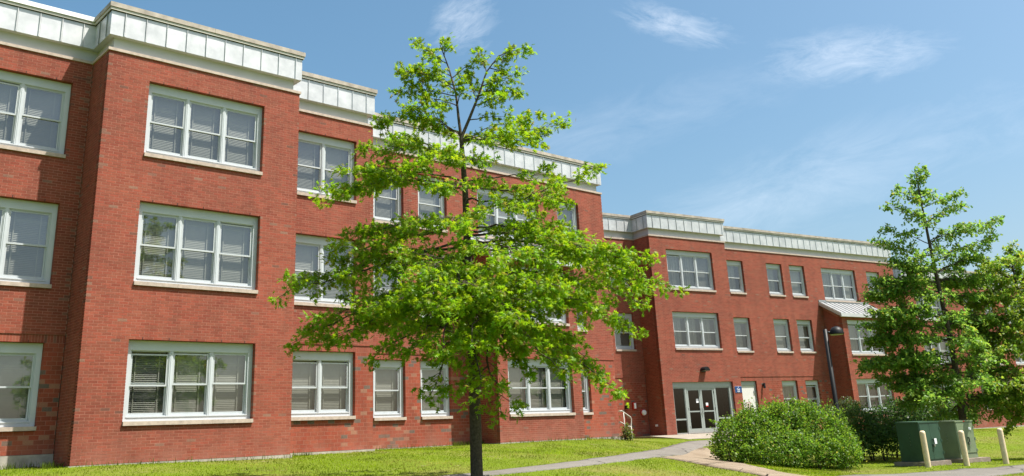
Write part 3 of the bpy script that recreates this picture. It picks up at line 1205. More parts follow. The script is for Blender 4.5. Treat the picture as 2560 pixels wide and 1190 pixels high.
# ---------------------------------------------------------------- right wing
DZ = -0.322
NF, NG = 34.36, 35.60
ZB = -0.15
ZTR = ZT + DZ
p = rw(30.12, NF)
RW = Wing('brick_building', 'three-storey red brick block with the glazed entrance doors, right of the big oak', 'building', (30.12, NF, ZB), (p[0], p[1], ZB), DLT)
RW.plan([(24.0, NG), (30.12, NG), (30.12, NF), (35.42, NF), (35.42, NG), (51.42, NG), (51.42, 47.0)])
wr = []
GM, GT = (3.86, 5.77), (7.04, 8.95)
door_op = (30.75 - 30.12, 34.83 - 30.12, ZB, 2.30)
wdoor = (36.72 - 35.42, 37.87 - 35.42, -0.35, 2.385)
zp = lambda zb: zones_panel(zb, 2.385, 2.605, ZTR)
put(RW, wr, (24.0, NG), (1, 0), 6.12, zp(ZB), [(28.42, 29.69, *GM, 1), (28.42, 29.69, *GT, 1)], NG, 24.0, style='mixed')
put(RW, wr, (30.12, NG), (0, -1), NG - NF, [(ZB, ZTR, 'std', 0)], [], 0, 0, t_out=NG - NF - 0.171)
put(RW, wr, (30.12, NF), (1, 0), 5.30, [(ZB, ZTR, 'std', 0)], [(31.19, 34.39, 6.855, 8.96, 3), (31.19, 34.37, 3.85, 5.765, 3)], NF, 30.12, style='mixed', extra=[door_op])
put(RW, wr, (35.42, NF), (0, 1), NG - NF, [(ZB, ZTR, 'std', 0)], [], 0, 0, t_in=0.171)
put(RW, wr, (35.42, NG), (1, 0), 16.0, zp(-0.35),
    [(a, b, *f, 1) for a, b in ((36.7, 37.94), (39.81, 41.09), (41.72, 43.0), (48.69, 49.97)) for f in (GM, GT)]
    + [(44.49, 47.6, 6.93, 8.94, 3), (39.85, 41.08, 0.45, 2.385, 1), (41.76, 42.9, 0.45, 2.385, 1)], NG, 35.42, style='mixed', extra=[wdoor])
put(RW, wr, (51.42, NG), (0, 1), 11.0, [(-0.5, ZTR, 'std', 0)], [], 0, 0, t_in=0.171)
slr = lambda t: 6.88 - 0.30 - (t / (NG - NF)) * 0.76
put(RW, wr, (44.1, NG), (0, -1), NG - NF, [(-0.5, 6.7, 'std', 0)], [], 0, 0, t_out=NG - NF - 0.171, zmax=slr)
put(RW, wr, (44.1, NF), (1, 0), 4.05, [(-0.5, 5.9, 'std', 0)], [(44.55, 47.68, 0.42, 2.39, 3), (44.55, 47.68, 3.68, 5.70, 3)], NF, 44.1, style='mixed')
put(RW, wr, (48.15, NF), (0, 1), NG - NF, [(-0.5, 6.7, 'std', 0)], [], 0, 0, t_in=0.171, zmax=lambda t: slr(NG - NF - t))
RW.cornice(DZ)
RW.shed_roof(44.1, 48.15, NF, NG, 6.86, 6.02)
RW.shells([(24.0, 30.2, NG), (30.2, 35.3, NF), (35.3, 51.3, NG)], 40.5, (-0.16, 2.95, 6.25, 9.5), 10.6)
RW.finish_bricks()
for i, zt in enumerate((ZB, ZB, ZB, ZB, -0.35, -0.5)):
    RW.part('foundation', RW.seg_box(MB(), i, -0.14, 0.03, -1.3, zt - 0.006), 'concrete')
RW.part('foundation', MB().box(44.07, 48.18, NF - 0.03, NF + 0.14, -1.5, -0.506), 'concrete')
o = RW.part('weep_vents', RW.weep, 'dark')
o['kind'] = 'stuff'

# entrance: surround, two sidelights, a pair of glazed doors
y0 = NF + 0.11


def bx(name, mat, parent, *args):
    mb = MB()
    for a in args:
        mb.box(*a)
    return RW.part(name, mb, mat, parent)


sur = bx('door_surround', 'alu', None, (30.752, 30.86, y0, y0 + 0.14, ZB, 2.297), (34.62, 34.828, y0, y0 + 0.14, ZB, 2.297), (30.86, 34.62, y0, y0 + 0.14, 2.05, 2.297),
         (31.60, 31.72, y0 + 0.01, y0 + 0.14, ZB, 2.05), (33.56, 33.68, y0 + 0.01, y0 + 0.14, ZB, 2.05), (31.72, 33.56, y0 + 0.01, y0 + 0.14, 1.98, 2.05))
for a, b in ((30.86, 31.60), (33.68, 34.62)):
    s = bx('sidelight', 'alu', None, (a, b, y0 + 0.03, y0 + 0.09, 0.50, 0.57), (a, b, y0 + 0.03, y0 + 0.09, ZB, ZB + 0.06), (a, b, y0 + 0.03, y0 + 0.09, 2.0, 2.048),
           (a, a + 0.03, y0 + 0.03, y0 + 0.09, ZB + 0.06, 2.0), (b - 0.03, b, y0 + 0.03, y0 + 0.09, ZB + 0.06, 2.0))
    for z0, z1 in ((ZB + 0.05, 0.51), (0.56, 2.01)):
        mb = MB().quad((a + 0.02, y0 + 0.06, z0), (b - 0.02, y0 + 0.06, z0), (b - 0.02, y0 + 0.06, z1), (a + 0.02, y0 + 0.06, z1))
        RW.part('pane', mb, 'door_glass', s)
for i, (a, b) in enumerate(((31.725, 32.636), (32.644, 33.555))):
    d = bx('door', 'alu', None, (a, a + 0.105, y0 + 0.03, y0 + 0.075, ZB + 0.012, 1.975), (b - 0.105, b, y0 + 0.03, y0 + 0.075, ZB + 0.012, 1.975),
           (a + 0.105, b - 0.105, y0 + 0.032, y0 + 0.073, ZB + 0.012, 0.085), (a + 0.105, b - 0.105, y0 + 0.032, y0 + 0.073, 0.86, 0.92), (a + 0.105, b - 0.105, y0 + 0.032, y0 + 0.073, 1.90, 1.975))
    for z0, z1 in ((0.08, 0.865), (0.915, 1.905)):
        RW.part('pane', MB().quad((a + 0.1, y0 + 0.055, z0), (b - 0.1, y0 + 0.055, z0), (b - 0.1, y0 + 0.055, z1), (a + 0.1, y0 + 0.055, z1)), 'door_glass', d)
    hx = b - 0.055 if i == 0 else a + 0.055
    mb = MB().tube([(hx, y0 + 0.028, 0.78), (hx, y0 - 0.045, 0.80), (hx, y0 - 0.045, 1.02), (hx, y0 + 0.028, 1.04)], 0.014, 8)
    RW.part('handle', mb, 'steel', d)
    for z in (0.1, 0.95, 1.75):
        xx = a - 0.012 if i == 0 else b - 0.02
        RW.part('hinge', MB().box(xx, xx + 0.032, y0 + 0.012, y0 + 0.029, z, z + 0.12), 'black_metal', d)
    nx = b - 0.30 if i == 0 else a + 0.32
    nz = 1.30 if i == 0 else 1.10
    RW.part('notice', MB().box(nx, nx + 0.15, y0 + 0.048, y0 + 0.052, nz, nz + 0.19), 'paper', d)
    if i == 1:
        RW.part('notice_stripe', MB().box(nx, nx + 0.15, y0 + 0.0455, y0 + 0.0475, nz, nz + 0.06), 'red', d)
# plain white service door
sd = bx('service_door', 'white_door', None, (36.80, 37.79, NG + 0.135, NG + 0.18, -0.34, 2.15))
bx('door_frame', 'alu', sd, (36.725, 36.80, NG + 0.10, NG + 0.2, -0.345, 2.38), (37.79, 37.865, NG + 0.10, NG + 0.2, -0.345, 2.38), (36.80, 37.79, NG + 0.10, NG + 0.2, 2.15, 2.38))
bx('closer', 'steel', sd, (37.70, 37.76, NG + 0.10, NG + 0.134, 1.72, 1.9))
for k in range(5):
    bx('warning_print', 'ink', sd, (37.02 + 0.03 * (k % 2), 37.42 - 0.04 * (k % 3), NG + 0.1325, NG + 0.134, 1.26 - k * 0.075, 1.30 - k * 0.075))

# ---------------------------------------------------------------- far wing behind the right-hand trees
UFAR, NFAR = 59.4, 40.5
p = rw(UFAR, NFAR)
FW = Wing('brick_building', 'distant brick block mostly hidden behind the trees at the right edge', 'building', (UFAR, NFAR, -0.8), (p[0], p[1], -0.8), DLT)
FW.plan([(UFAR, 52.0), (UFAR, NFAR), (88.0, NFAR), (88.0, 52.0)])
wf = []
put(FW, wf, (UFAR, 52.0), (0, -1), 11.5, [(-0.8, ZTR, 'std', 0)], [], 0, 0, t_out=11.5 - 0.171)
put(FW, wf, (UFAR, NFAR), (1, 0), 28.6, [(-0.8, ZTR, 'std', 0)],
    [(a, b, *f, k) for a, b, k in ((60.6, 63.75, 3), (66.6, 67.85, 1), (69.2, 70.45, 1), (72.0, 75.15, 3), (77.5, 78.75, 1)) for f in ((0.43, 2.39), (3.65, 5.77), (6.87, 8.95))], NFAR, UFAR, style='mixed')
put(FW, wf, (88.0, NFAR), (0, 1), 11.5, [(-0.8, ZTR, 'std', 0)], [], 0, 0, t_in=0.171)
FW.cornice(DZ)
FW.shells([(UFAR + .1, 87.9, NFAR)], 46.0, (-0.2, 2.95, 6.25, 9.5), 10.6)
FW.finish_bricks()
FW.part('foundation', FW.seg_box(MB(), 1, -0.14, 0.03, -1.8, -0.806), 'concrete')
FW.part('foundation', FW.seg_box(MB(), 0, -0.14, 0.03, -1.8, -0.806), 'concrete')
o = FW.part('weep_vents', FW.weep, 'dark')
o['kind'] = 'stuff'


# ---------------------------------------------------------------- things fixed to the walls
def on_wall(name, label, cat, u, n, z, rz=None):
    q = rw(u, n)
    return thing(name, label, cat, (q[0], q[1], z), DLT if rz is None else rz)


def text_mesh(name, s, size, mat):
    c = bpy.data.curves.new(name, 'FONT')
    c.body = s
    c.size = size
    c.align_x = 'CENTER'
    c.align_y = 'CENTER'
    c.extrude = 0.0015
    c.offset = 0.0012
    t = bpy.data.objects.new(name, c)
    COL.objects.link(t)
    bpy.context.view_layer.update()
    me = bpy.data.meshes.new_from_object(t)
    bpy.data.objects.remove(t, do_unlink=True)
    me.transform(Matrix.Rotation(math.radians(90), 4, 'X'))
    me.materials.clear()
    me.materials.append(MATS[mat])
    return me


t = on_wall('wall_sign', 'small navy blue sign with white lettering between entrance and white door', 'sign', 34.92, NF - 0.004, 1.735)
link('sign_edge', MB().box(0, 0.48, -0.008, 0.0, 0, 0.32).mesh('sign_edge', 'sign_white'), t)
link('sign_face', MB().box(0.006, 0.474, -0.013, -0.009, 0.006, 0.314).mesh('sign_face', 'sign_blue'), t)
for s, z, sz in (('4', 0.262, 0.10), ('Peck', 0.172, 0.115), ('Hall', 0.07, 0.115)):
    link('lettering', text_mesh('lettering', s, sz, 'sign_white'), t, (0.24, -0.0155, z))

t = on_wall('wall_lamp', 'dark hooded wall lamp above the glazed entrance', 'lamp', 32.86, NF - 0.002, 2.76)
mb = MB()
n = 12
prof = [(0.20 * math.cos(math.pi * k / n), 0.06 + 0.20 * math.sin(math.pi * k / n)) for k in range(n + 1)]
V = []
for yy, sc in ((0.0, 1.0), (-0.26, 1.0), (-0.33, 0.86)):
    V += [(x * sc, yy, z * (sc * 0.5 + 0.5)) for x, z in prof]
F_ = []
for r_ in range(2):
    for k in range(n):
        a = r_ * (n + 1) + k
        F_.append((a, a + 1, a + n + 2, a + n + 1))
F_.append(tuple(range(2 * (n + 1), 3 * (n + 1))))
F_.append(tuple(range(0, n + 1))[::-1])
mb.add(V, F_)
link('hood', mb.mesh('hood', 'black_metal', False), t)
link('lens', MB().box(-0.17, 0.17, -0.24, -0.02, 0.05, 0.075).mesh('lens', 'lamp_glass'), t)
link('back_plate', MB().box(-0.14, 0.14, -0.03, 0.0, 0.0, 0.05).mesh('back_plate', 'black_metal'), t)

t = on_wall('spot_lamp', 'little black cylinder lamp on the wall right of the white door', 'lamp', 38.33, NG + 0.018, 2.02)
link('bracket', MB().box(-0.04, 0.04, -0.06, 0.0, 0.10, 0.2).mesh('bracket', 'black_metal'), t)
link('barrel', MB().tube([(0.02, -0.10, 0.24), (-0.02, -0.13, -0.02)], [0.055, 0.065], 10).mesh('barrel', 'black_metal', False), t)

t = on_wall('fire_alarm', 'red fire alarm with white strobe in the shaded corner left of the entrance', 'alarm', 29.15, NG + 0.018, 1.11)
link('housing', MB().box(0, 0.2, -0.06, 0, 0, 0.34).mesh('housing', 'red'), t)
link('strobe', MB().box(0.06, 0.17, -0.10, -0.06, 0.04, 0.30).mesh('strobe', 'sign_white'), t)
t = on_wall('hose_inlet', 'round white cap on red collar, low in the shaded entrance corner', 'hose inlet', 29.78, NG + 0.018, 0.95)
mb = MB().tube([(0, 0, 0), (0, -0.05, 0)], 0.16, 16)
link('collar', mb.mesh('collar', 'red'), t)
link('cap', MB().tube([(0.02, -0.05, 0), (0.02, -0.12, 0), (0.02, -0.14, 0)], [0.13, 0.12, 0.07], 16).mesh('cap', 'sign_white'), t)
t = on_wall('wall_box', 'small black box with pale top at the edge of the shaded corner', 'box', 28.70, NG + 0.018, 1.15)
link('case', MB().box(0, 0.12, -0.14, 0, 0, 0.16).mesh('case', 'black_metal'), t)
link('top_cap', MB().box(-0.005, 0.125, -0.15, 0, 0.161, 0.20).mesh('top_cap', 'lip'), t)
t = on_wall('outlet_box', 'tiny white outlet box low on the shaded side of the entrance bay', 'box', 30.12 - 0.002, NF + 0.62, 0.27, DLT)
link('case', MB().box(-0.05, 0, 0, 0.13, 0, 0.10).mesh('case', 'sign_white'), t)
link('cover', MB().box(-0.056, -0.051, 0.02, 0.11, 0.015, 0.085).mesh('cover', 'paper'), t)

# handrail beside the entrance steps
hr_px = [(1548, 1028.2), (1554.1, 1027), (1576.4, 1042.7), (1578.3, 1049), (1578, 1064.5), (1574.5, 1068.2), (1550.9, 1055)]
NR = 29.25
hp = [on_rw(a, b, NR) for a, b in hr_px]
base = on_rw(1561.0, 1060, NR)
gz0 = Gz(base[0], base[1])
t = thing('handrail', 'white bent pipe handrail at the building corner left of the entrance', 'handrail', (base[0], base[1], gz0))
rel = lambda P: (P[0] - base[0], P[1] - base[1], P[2] - gz0)
link('rail', MB().tube([rel(P) for P in hp], 0.022, 8).mesh('rail', 'rail', True), t)
topz = on_rw(1560, 1031, NR)[2] - gz0
link('post', MB().tube([(0, 0, -0.15), (0, 0, topz)], 0.022, 8).mesh('post', 'rail', True), t)
q = rel(hp[4])
link('post', MB().tube([(q[0], q[1], -0.15), (q[0], q[1], q[2])], 0.02, 8).mesh('post', 'rail', True), t)


# ---------------------------------------------------------------- foliage
def leaf_template(kind):
    if kind == 'oak':
        r = [(.035, .16), (.32, .10), (.07, .34), (.47, .50), (.08, .58), (.30, .86), (.05, .78)]
        out = [(0, 0)] + r + [(0, 1.0)] + [(-x, y) for x, y in r[::-1]]
        V = [(0, .48, 0.03)] + [(x, y, -0.22 * abs(x) - 0.10 * y * y) for x, y in out]
        n = len(out)
        F = [(0, 1 + k, 1 + (k + 1) % n) for k in range(n)]
    elif kind == 'star':
        out = [(0, 0), (.34, .22), (.14, .42), (.34, .68), (0, 1), (-.34, .68), (-.14, .42), (-.34, .22)]
        V = [(x, y, -0.2 * abs(x) - .1 * y * y) for x, y in out]
        F = [(0, 1, 2), (0, 2, 6), (0, 6, 7), (2, 3, 4), (2, 4, 6), (4, 5, 6)]
    else:
        V = [(0, 0, 0), (.33, .5, -.06), (0, 1, -.08), (-.33, .5, -.06)]
        F = [(0, 1, 2), (0, 2, 3)]
    return np.array(V, float), np.array(F, int)


def unit(a):
    return a / np.maximum(np.linalg.norm(a, axis=-1, keepdims=True), 1e-9)


def leaves_mesh(name, P, A, Nn, S, Cc, kind):
    V, F = leaf_template(kind)
    A = unit(A)
    Nn = unit(Nn - A * (Nn * A).sum(-1, keepdims=True))
    Sd = np.cross(A, Nn)
    W = P[:, None] + S[:, None, None] * (V[None, :, 0:1] * Sd[:, None] + V[None, :, 1:2] * A[:, None] + V[None, :, 2:3] * Nn[:, None])
    nl = len(P)
    faces = (F[None] + (np.arange(nl) * len(V))[:, None, None]).reshape(-1, 3)
    return np_mesh(name, W.reshape(-1, 3), faces, 'leaf', np.repeat(Cc, len(F), axis=0), 'lcol')


def leaf_colors(n, base, r, yellow=0.06):
    k = r.uniform(0.72, 1.28, (n, 1))
    c = np.array(base)[None] * k
    c[:, 0] *= r.uniform(0.8, 1.3, n)
    y = r.random(n) < yellow
    c[y] = np.array([[0.24, 0.235, 0.03]]) * r.uniform(0.8, 1.2, (y.sum(), 1))
    return c


class Tree:
    def __init__(self, seed, leaf, per_cluster, base_col, kind, yellow):
        self.r = np.random.default_rng(seed)
        self.P, self.A, self.N, self.S = [], [], [], []
        self.wood = MB()
        self.vs = (-0.30, 0.20)
        self.k = 1.0
        self.leaf, self.pc, self.col, self.kind, self.yellow = leaf, per_cluster, base_col, kind, yellow

    def cluster(self, p, d, n, spread):
        r = self.r
        for _ in range(n):
            a = d * 0.55 + unit(r.normal(size=3)) * 0.85 + np.array([0, 0, -0.12])
            nn = np.array([0, 0, 1.0]) + r.normal(size=3) * 0.55
            self.P.append(p + r.normal(size=3) * spread)
            self.A.append(a)
            self.N.append(nn)
            self.S.append(self.leaf * r.uniform(0.72, 1.2))

    def twig(self, p, d, ln, rad, st=3):
        r = self.r
        q = p + d * ln * 0.5 + np.array([0, 0, 0.03 * ln])
        e = p + d * ln + np.array([0, 0, -0.10 * ln])
        self.wood.tube([p, q, e], [rad, rad * 0.7, rad * 0.35], 4, False)
        for k in range(st):
            f = 0.35 + 0.65 * k / (st - 1)
            c = (p * (1 - f) + e * f)
            self.cluster(c, d, self.pc, 0.035 * self.leaf / 0.12 + 0.02)

    def bough(self, a, b, r0, bulge, dens=1.0, first=0.16, tw=0.42, level=0):
        r = self.r
        a, b = np.array(a, float), np.array(b, float)
        L = np.linalg.norm(b - a)
        side_j = np.cross(unit(b - a), [0, 0, 1.0]) * r.normal(0, 0.07 * L)
        m = (a + b) / 2 + np.array([0, 0, bulge * L]) + side_j
        T = np.linspace(0, 1, 10)
        C = ((1 - T) ** 2)[:, None] * a + (2 * T * (1 - T))[:, None] * m + (T ** 2)[:, None] * b
        C[1:-1] += r.normal(0, 0.012 * L, (8, 3))
        self.wood.tube(list(C), [r0 * (1 - 0.85 * t) for t in T], 6, False)
        nt = max(3, int(L / (0.12 * self.k) * dens))
        for k in range(nt):
            t = first + (1 - first) * (k + r.uniform(0, 1)) / nt
            i = min(8, int(t * 9))
            f = t * 9 - i
            p = C[i] * (1 - f) + C[i + 1] * f
            dr = unit(C[i + 1] - C[i])
            sd = unit(np.cross(dr, [0, 0, 1.0])) * (1 if r.random() < 0.5 else -1)
            d = unit(dr * r.uniform(0.35, 0.95) + sd * r.uniform(0.45, 1.0) + np.array([0, 0, r.uniform(*self.vs)]))
            self.twig(p, d, tw * r.uniform(0.5, 1.15) * (1.15 - 0.5 * t) * min(1.0, 0.45 + L / (2.5 * self.k)), max(0.0035, r0 * 0.22 * (1 - t) + 0.0035))
        if level == 0 and L > 0.9 * self.k:
            for k in range(int(L / (0.5 * self.k))):
                t = 0.22 + 0.66 * (k + r.uniform(0, 1)) / max(1, int(L / (0.5 * self.k)))
                i = min(8, int(t * 9))
                p = C[i] * (1 - (t * 9 - i)) + C[i + 1] * (t * 9 - i)
                dr = unit(C[i + 1] - C[i])
                sd = unit(np.cross(dr, [0, 0, 1.0])) * (1 if k % 2 else -1)
                ang = r.uniform(0.55, 1.05)
                d = unit(dr * math.cos(ang) + sd * math.sin(ang) + np.array([0, 0, r.uniform(-.12, .06)]))
                self.bough(p, p + d * L * (0.38 * (1 - t) + 0.14) * r.uniform(.8, 1.2), r0 * 0.45 * (1 - t * .6), .05, dens, 0.2, tw * .85, 1)
        self.cluster(b, unit(b - m), self.pc + 2, 0.04)

    def build(self, root, off):
        off = np.array(off)
        n = len(self.P)
        me = leaves_mesh('crown', np.array(self.P) - off, np.array(self.A), np.array(self.N), np.array(self.S), leaf_colors(n, self.col, self.r, self.yellow), self.kind)
        o = link('crown', me, root)
        o['kind'] = 'stuff'
        self.wood.v = [tuple(np.array(v) - off) for v in self.wood.v]
        link('trunk', self.wood.mesh('trunk', 'bark', True), root)
        print('tree leaves', n)


def interp_path(pts, y):
    ys = [q[1] for q in pts]
    return float(np.interp(-y, [-v for v in ys], [q[0] for q in pts])), y


# the young oak in front of the building
D1 = 17.6
K1 = D1 / 13.0
tr_px = [(1192, 1190), (1186, 960), (1180, 800), (1174, 680), (1168, 600), (1163, 480), (1157, 400), (1153, 345)]
T1 = Tree(21, 0.090 * K1, 6, (0.155, 0.288, 0.007), 'oak', 0.06)
T1.k = K1
b0 = at(1192, 1190, D1)
base1 = np.array([b0[0], b0[1], Gz(b0[0], b0[1])])
pts = [base1 + (0, 0, -0.2), base1 + (0, 0, 0.02), base1 + (0, 0, 0.12)] + [at(x, y, D1) for x, y in tr_px]
T1.wood.tube(pts, [q * K1 for q in (0.16, 0.135, 0.10, 0.088, 0.08, 0.072, 0.064, 0.056, 0.046, 0.038, 0.032)], 10, False)
fork = at(1153, 345, D1)
for lead in ([(1153, 345), (1147, 300), (1140, 235), (1122, 170), (1100, 112)], [(1153, 345), (1172, 300), (1196, 240), (1216, 180), (1246, 140)]):
    T1.wood.tube([at(x, y, D1) for x, y in lead], [q * K1 for q in (0.028, 0.024, 0.018, 0.012, 0.006)], 6, False)
# attach y on the trunk (or a pixel), tip pixel, tip depth, bulge, density
BG = [
    ((1122, 170), (1045, 108), .2, .1, 1.0), ((1110, 140), (1112, 104), 0, 0, 1.2), ((1128, 190), (1050, 165), -.2, .15, .9), ((1135, 215), (1045, 178), .2, .12, 1.0), ((1137, 225), (1008, 182), -.1, .12, 1.0),
    ((1140, 240), (1003, 232), .2, .12, 1.0), ((1130, 195), (1185, 150), .1, .0, .5), ((1143, 265), (1060, 245), -.3, .1, 1.1), ((1144, 260), (1160, 205), -.2, .0, 1.2),
    ((1216, 180), (1200, 128), .1, .0, .9), ((1246, 140), (1322, 122), .1, .12, .8), ((1230, 160), (1275, 125), -.1, 0, .9), ((1225, 170), (1262, 185), .1, .1, 1.0), ((1205, 215), (1295, 182), -.2, .0, .7),
    ((1196, 240), (1300, 230), .2, .05, 1.0), ((1190, 255), (1180, 190), .2, .0, .9), ((1185, 265), (1260, 240), -.3, .05, 1.0), ((1172, 300), (1266, 290), .0, .02, .5), ((1190, 250), (1240, 205), -.1, 0, 1.0),
    (332, (938, 292), .3, .14, 1.0), (340, (1010, 262), -.3, .12, .9), (338, (1060, 300), .6, .05, 1.0), (352, (1405, 312), .2, -.02, 1.1), (356, (1340, 352), -.6, .05, .8), (350, (1290, 300), .7, .05, .7),
    (392, (905, 378), -.2, .12, .95), (400, (985, 345), .7, .1, .9), (410, (1060, 400), -.9, .06, 1.1),
    (462, (788, 487), .1, .13, 1.15), (455, (860, 430), -.5, .12, 1.0), (470, (900, 470), .9, .1, 1.0), (480, (1020, 450), -1.1, .08, 1.1),
    (470, (1425, 505), -.3, .06, .8), (455, (1380, 440), .5, .06, .6), (540, (1500, 415), .0, -.07, .5), (500, (1330, 520), -1.0, .05, 1.2), (510, (1290, 480), .9, .05, 1.0),
    (565, (870, 585), -.3, .08, 1.1), (560, (830, 640), .5, .05, 1.0), 
    (612, (745, 712), .2, .07, 1.15), (600, (690, 748), -.3, .05, .55), (640, (930, 690), -.8, .06, .8),
    (600, (1670, 712), .1, .14, 1.2), (590, (1560, 650), -.8, .12, 1.3), (605, (1600, 720), .8, .10, 1.2), (580, (1450, 590), .6, .10, 1.1), (610, (1480, 640), -1.4, .10, 1.3), (570, (1400, 600), -.9, .1, 1.2),
    (700, (730, 858), .0, .07, 1.0), (715, (835, 845), -.7, .05, 1.15), (690, (830, 800), .9, .06, 1.0), (730, (930, 900), -1.0, .08, 1.1), (720, (900, 830), .5, .05, 1.1),
    (690, (1605, 828), .2, .08, .75), (700, (1500, 770), -.8, .09, 1.1), (660, (1610, 760), -.2, .1, .9), (705, (1450, 850), 1.0, .06, 1.1), (680, (1420, 720), -1.5, .08, 1.2),
    (745, (1545, 978), -.3, .10, 1.0), (755, (1470, 900), .6, .08, 1.1), (750, (1400, 930), -1.1, .08, 1.0), (765, (1330, 930), -.4, .06, 1.0), (775, (1255, 1035), -.9, .08, .9),
    (770, (1072, 992), -1.2, .10, 1.0), (740, (1020, 880), -1.7, .08, 1.2), (775, (1200, 985), -1.4, .10, 1.3), (750, (1110, 880), -2.0, .08, 1.2), (720, (1090, 770), -2.2, .1, 1.3), (700, (980, 760), -1.8, .08, 1.2),
    (740, (1180, 860), -1.9, .1, 1.0), (690, (1200, 720), -2.2, .1, 1.1), (700, (1300, 800), -2.0, .08, 1.2), (735, (1330, 850), -1.3, .06, 1.1), (650, (1080, 680), -2.0, .1, 1.2), (640, (1290, 650), -2.1, .12, 1.2),
    (560, (1120, 560), -1.7, .1, 1.1), (550, (1240, 560), -1.6, .1, 1.1), (470, (1130, 470), -1.3, .08, 1.0), (480, (1230, 450), -1.2, .06, 1.0), (400, (1200, 400), -.9, .05, 1.0), (390, (1110, 370), -.8, .05, 1.0),
    (700, (1300, 760), 1.9, .08, 1.0), (720, (1050, 800), 1.9, .08, .9), (600, (1270, 600), 1.8, .1, .9), (740, (1220, 860), 1.8, .08, .8), (745, (1400, 880), 1.5, .08, .9),
]
for bi, (at_, tip, dz, bulge, dens) in enumerate(BG):
    if abs(dz) > 0.85 and bi % 5 in (1, 3) and at_ < 640:
        continue
    if isinstance(at_, tuple):
        s = at(at_[0], at_[1], D1)
        r0 = 0.010
    else:
        x, y = interp_path(tr_px, at_)
        s = at(x, y, D1)
        r0 = 0.010 + 0.018 * (at_ - 330) / 440
    T1.bough(s, at(tip[0], tip[1], D1 + dz * K1), r0 * K1, bulge, dens * (0.66 if abs(dz) > 0.85 else (1.35 if isinstance(at_, tuple) else 0.9)), 0.14, (0.40 if at_.__class__ is int else 0.30) * K1)
oak = thing('oak_tree', 'young oak with bright lobed leaves standing on the lawn in front of the building', 'tree', tuple(base1))
T1.build(oak, base1)


def side_tree(seed, D, trunk, tips_l, tips_r, col, label, leaf, n_front, yellow, r_base):
    T = Tree(seed, leaf, 5, col, 'star', yellow)
    T.vs = (-0.62, 0.5)
    q = at(trunk[0][0], trunk[0][1], D)
    base = np.array([q[0], q[1], Gz(q[0], q[1])])
    P3 = [base + (0, 0, -0.3), base + (0, 0, 0.15)] + [at(x, y, D) for x, y in trunk]
    n = len(P3)
    T.wood.tube(P3, [r_base * 1.35, r_base] + [r_base * (1 - 0.93 * k / (n - 3)) for k in range(n - 2)], 8, False)
    r = T.r
    ytop = trunk[-1][1]
    ybot = trunk[0][1]
    for tips in (tips_l, tips_r):
        for (x, y) in tips:
            up = 26 + 0.16 * abs(x - interp_path(trunk, y)[0]) if y < 700 else -10 + 0.05 * abs(x - interp_path(trunk, y)[0])
            ay = min(max(y + up + r.uniform(-14, 14), ytop + 12), ybot - 95)
            for dd in ((r.uniform(-.5, .5),) if y < 640 else (r.uniform(-.5, .5), r.uniform(-1.5, 1.5))):
                f = 1.0 if abs(dd) < .6 else 0.86
                xx = interp_path(trunk, ay)[0]
                tip = (xx + (x - xx) * f, y + r.uniform(-12, 12) * (f < 1))
                T.bough(at(*interp_path(trunk, ay), D), at(*tip, D + dd), 0.03 if y > 600 else 0.02, .05 + r.uniform(-.05, .05), 1.0 if y > 640 else 0.72, 0.1, 0.74 if y > 640 else 0.55)
    for k in range(n_front):
        f = (k + 0.5) / n_front
        y = ytop + 70 + (ybot - 130 - ytop) * f
        w = 30 + 95 * f
        x, _ = interp_path(trunk, y)
        sgn = -1 if k % 3 else 1
        dd = sgn * (0.5 + 1.9 * f) * r.uniform(0.7, 1.1)
        T.bough(at(x, y, D), at(x + r.uniform(-w, w), y + 22 * f + r.uniform(-18, 18), D + dd), 0.03, .05 + r.uniform(-.05, .05), 1.0, 0.1, 0.74)
    for k in range(10):                                 # the leading shoot
        y = ytop + 90 * k / 10
        x, _ = interp_path(trunk, y)
        T.bough(at(x, y + 14, D), at(x + r.uniform(-28, 28), y - 6 + r.uniform(-8, 8), D + r.uniform(-.4, .4)), 0.012, .03, 1.0, 0.1, 0.3)
    root = thing('oak_tree', label, 'tree', tuple(base))
    T.build(root, base)


side_tree(31, 34.0, [(2412, 1085), (2396, 960), (2376, 850), (2352, 740), (2322, 600), (2302, 500), (2287, 418)],
          [(2240, 470), (2220, 512), (2206, 572), (2188, 600), (2228, 655), (2190, 705), (2172, 742), (2185, 780), (2165, 815), (2180, 850), (2160, 905), (2215, 900), (2200, 950), (2245, 960), (2270, 1000)],
          [(2338, 476), (2402, 482), (2404, 510), (2420, 560), (2497, 546), (2488, 590), (2450, 640), (2470, 700), (2440, 740), (2490, 800), (2470, 850), (2500, 900), (2480, 950), (2470, 1000), (2440, 1040)],
          (0.135, 0.265, 0.032), 'tall deep green oak rising behind the two green utility cabinets', 0.125, 16, 0.03, 0.15)
side_tree(37, 35.0, [(2606, 1080), (2586, 960), (2566, 830), (2548, 740), (2532, 670), (2522, 612)],
          [(2492, 640), (2455, 655), (2440, 690), (2460, 740), (2430, 760), (2440, 810), (2415, 840), (2440, 880), (2430, 930), (2470, 960), (2450, 1005), (2490, 1040), (2520, 1055)],
          [(2560, 640), (2590, 680), (2620, 740), (2650, 800), (2660, 870), (2680, 940), (2670, 1010)],
          (0.16, 0.27, 0.024), 'lighter green oak cut off by the right edge of the picture', 0.125, 18, 0.07, 0.12)


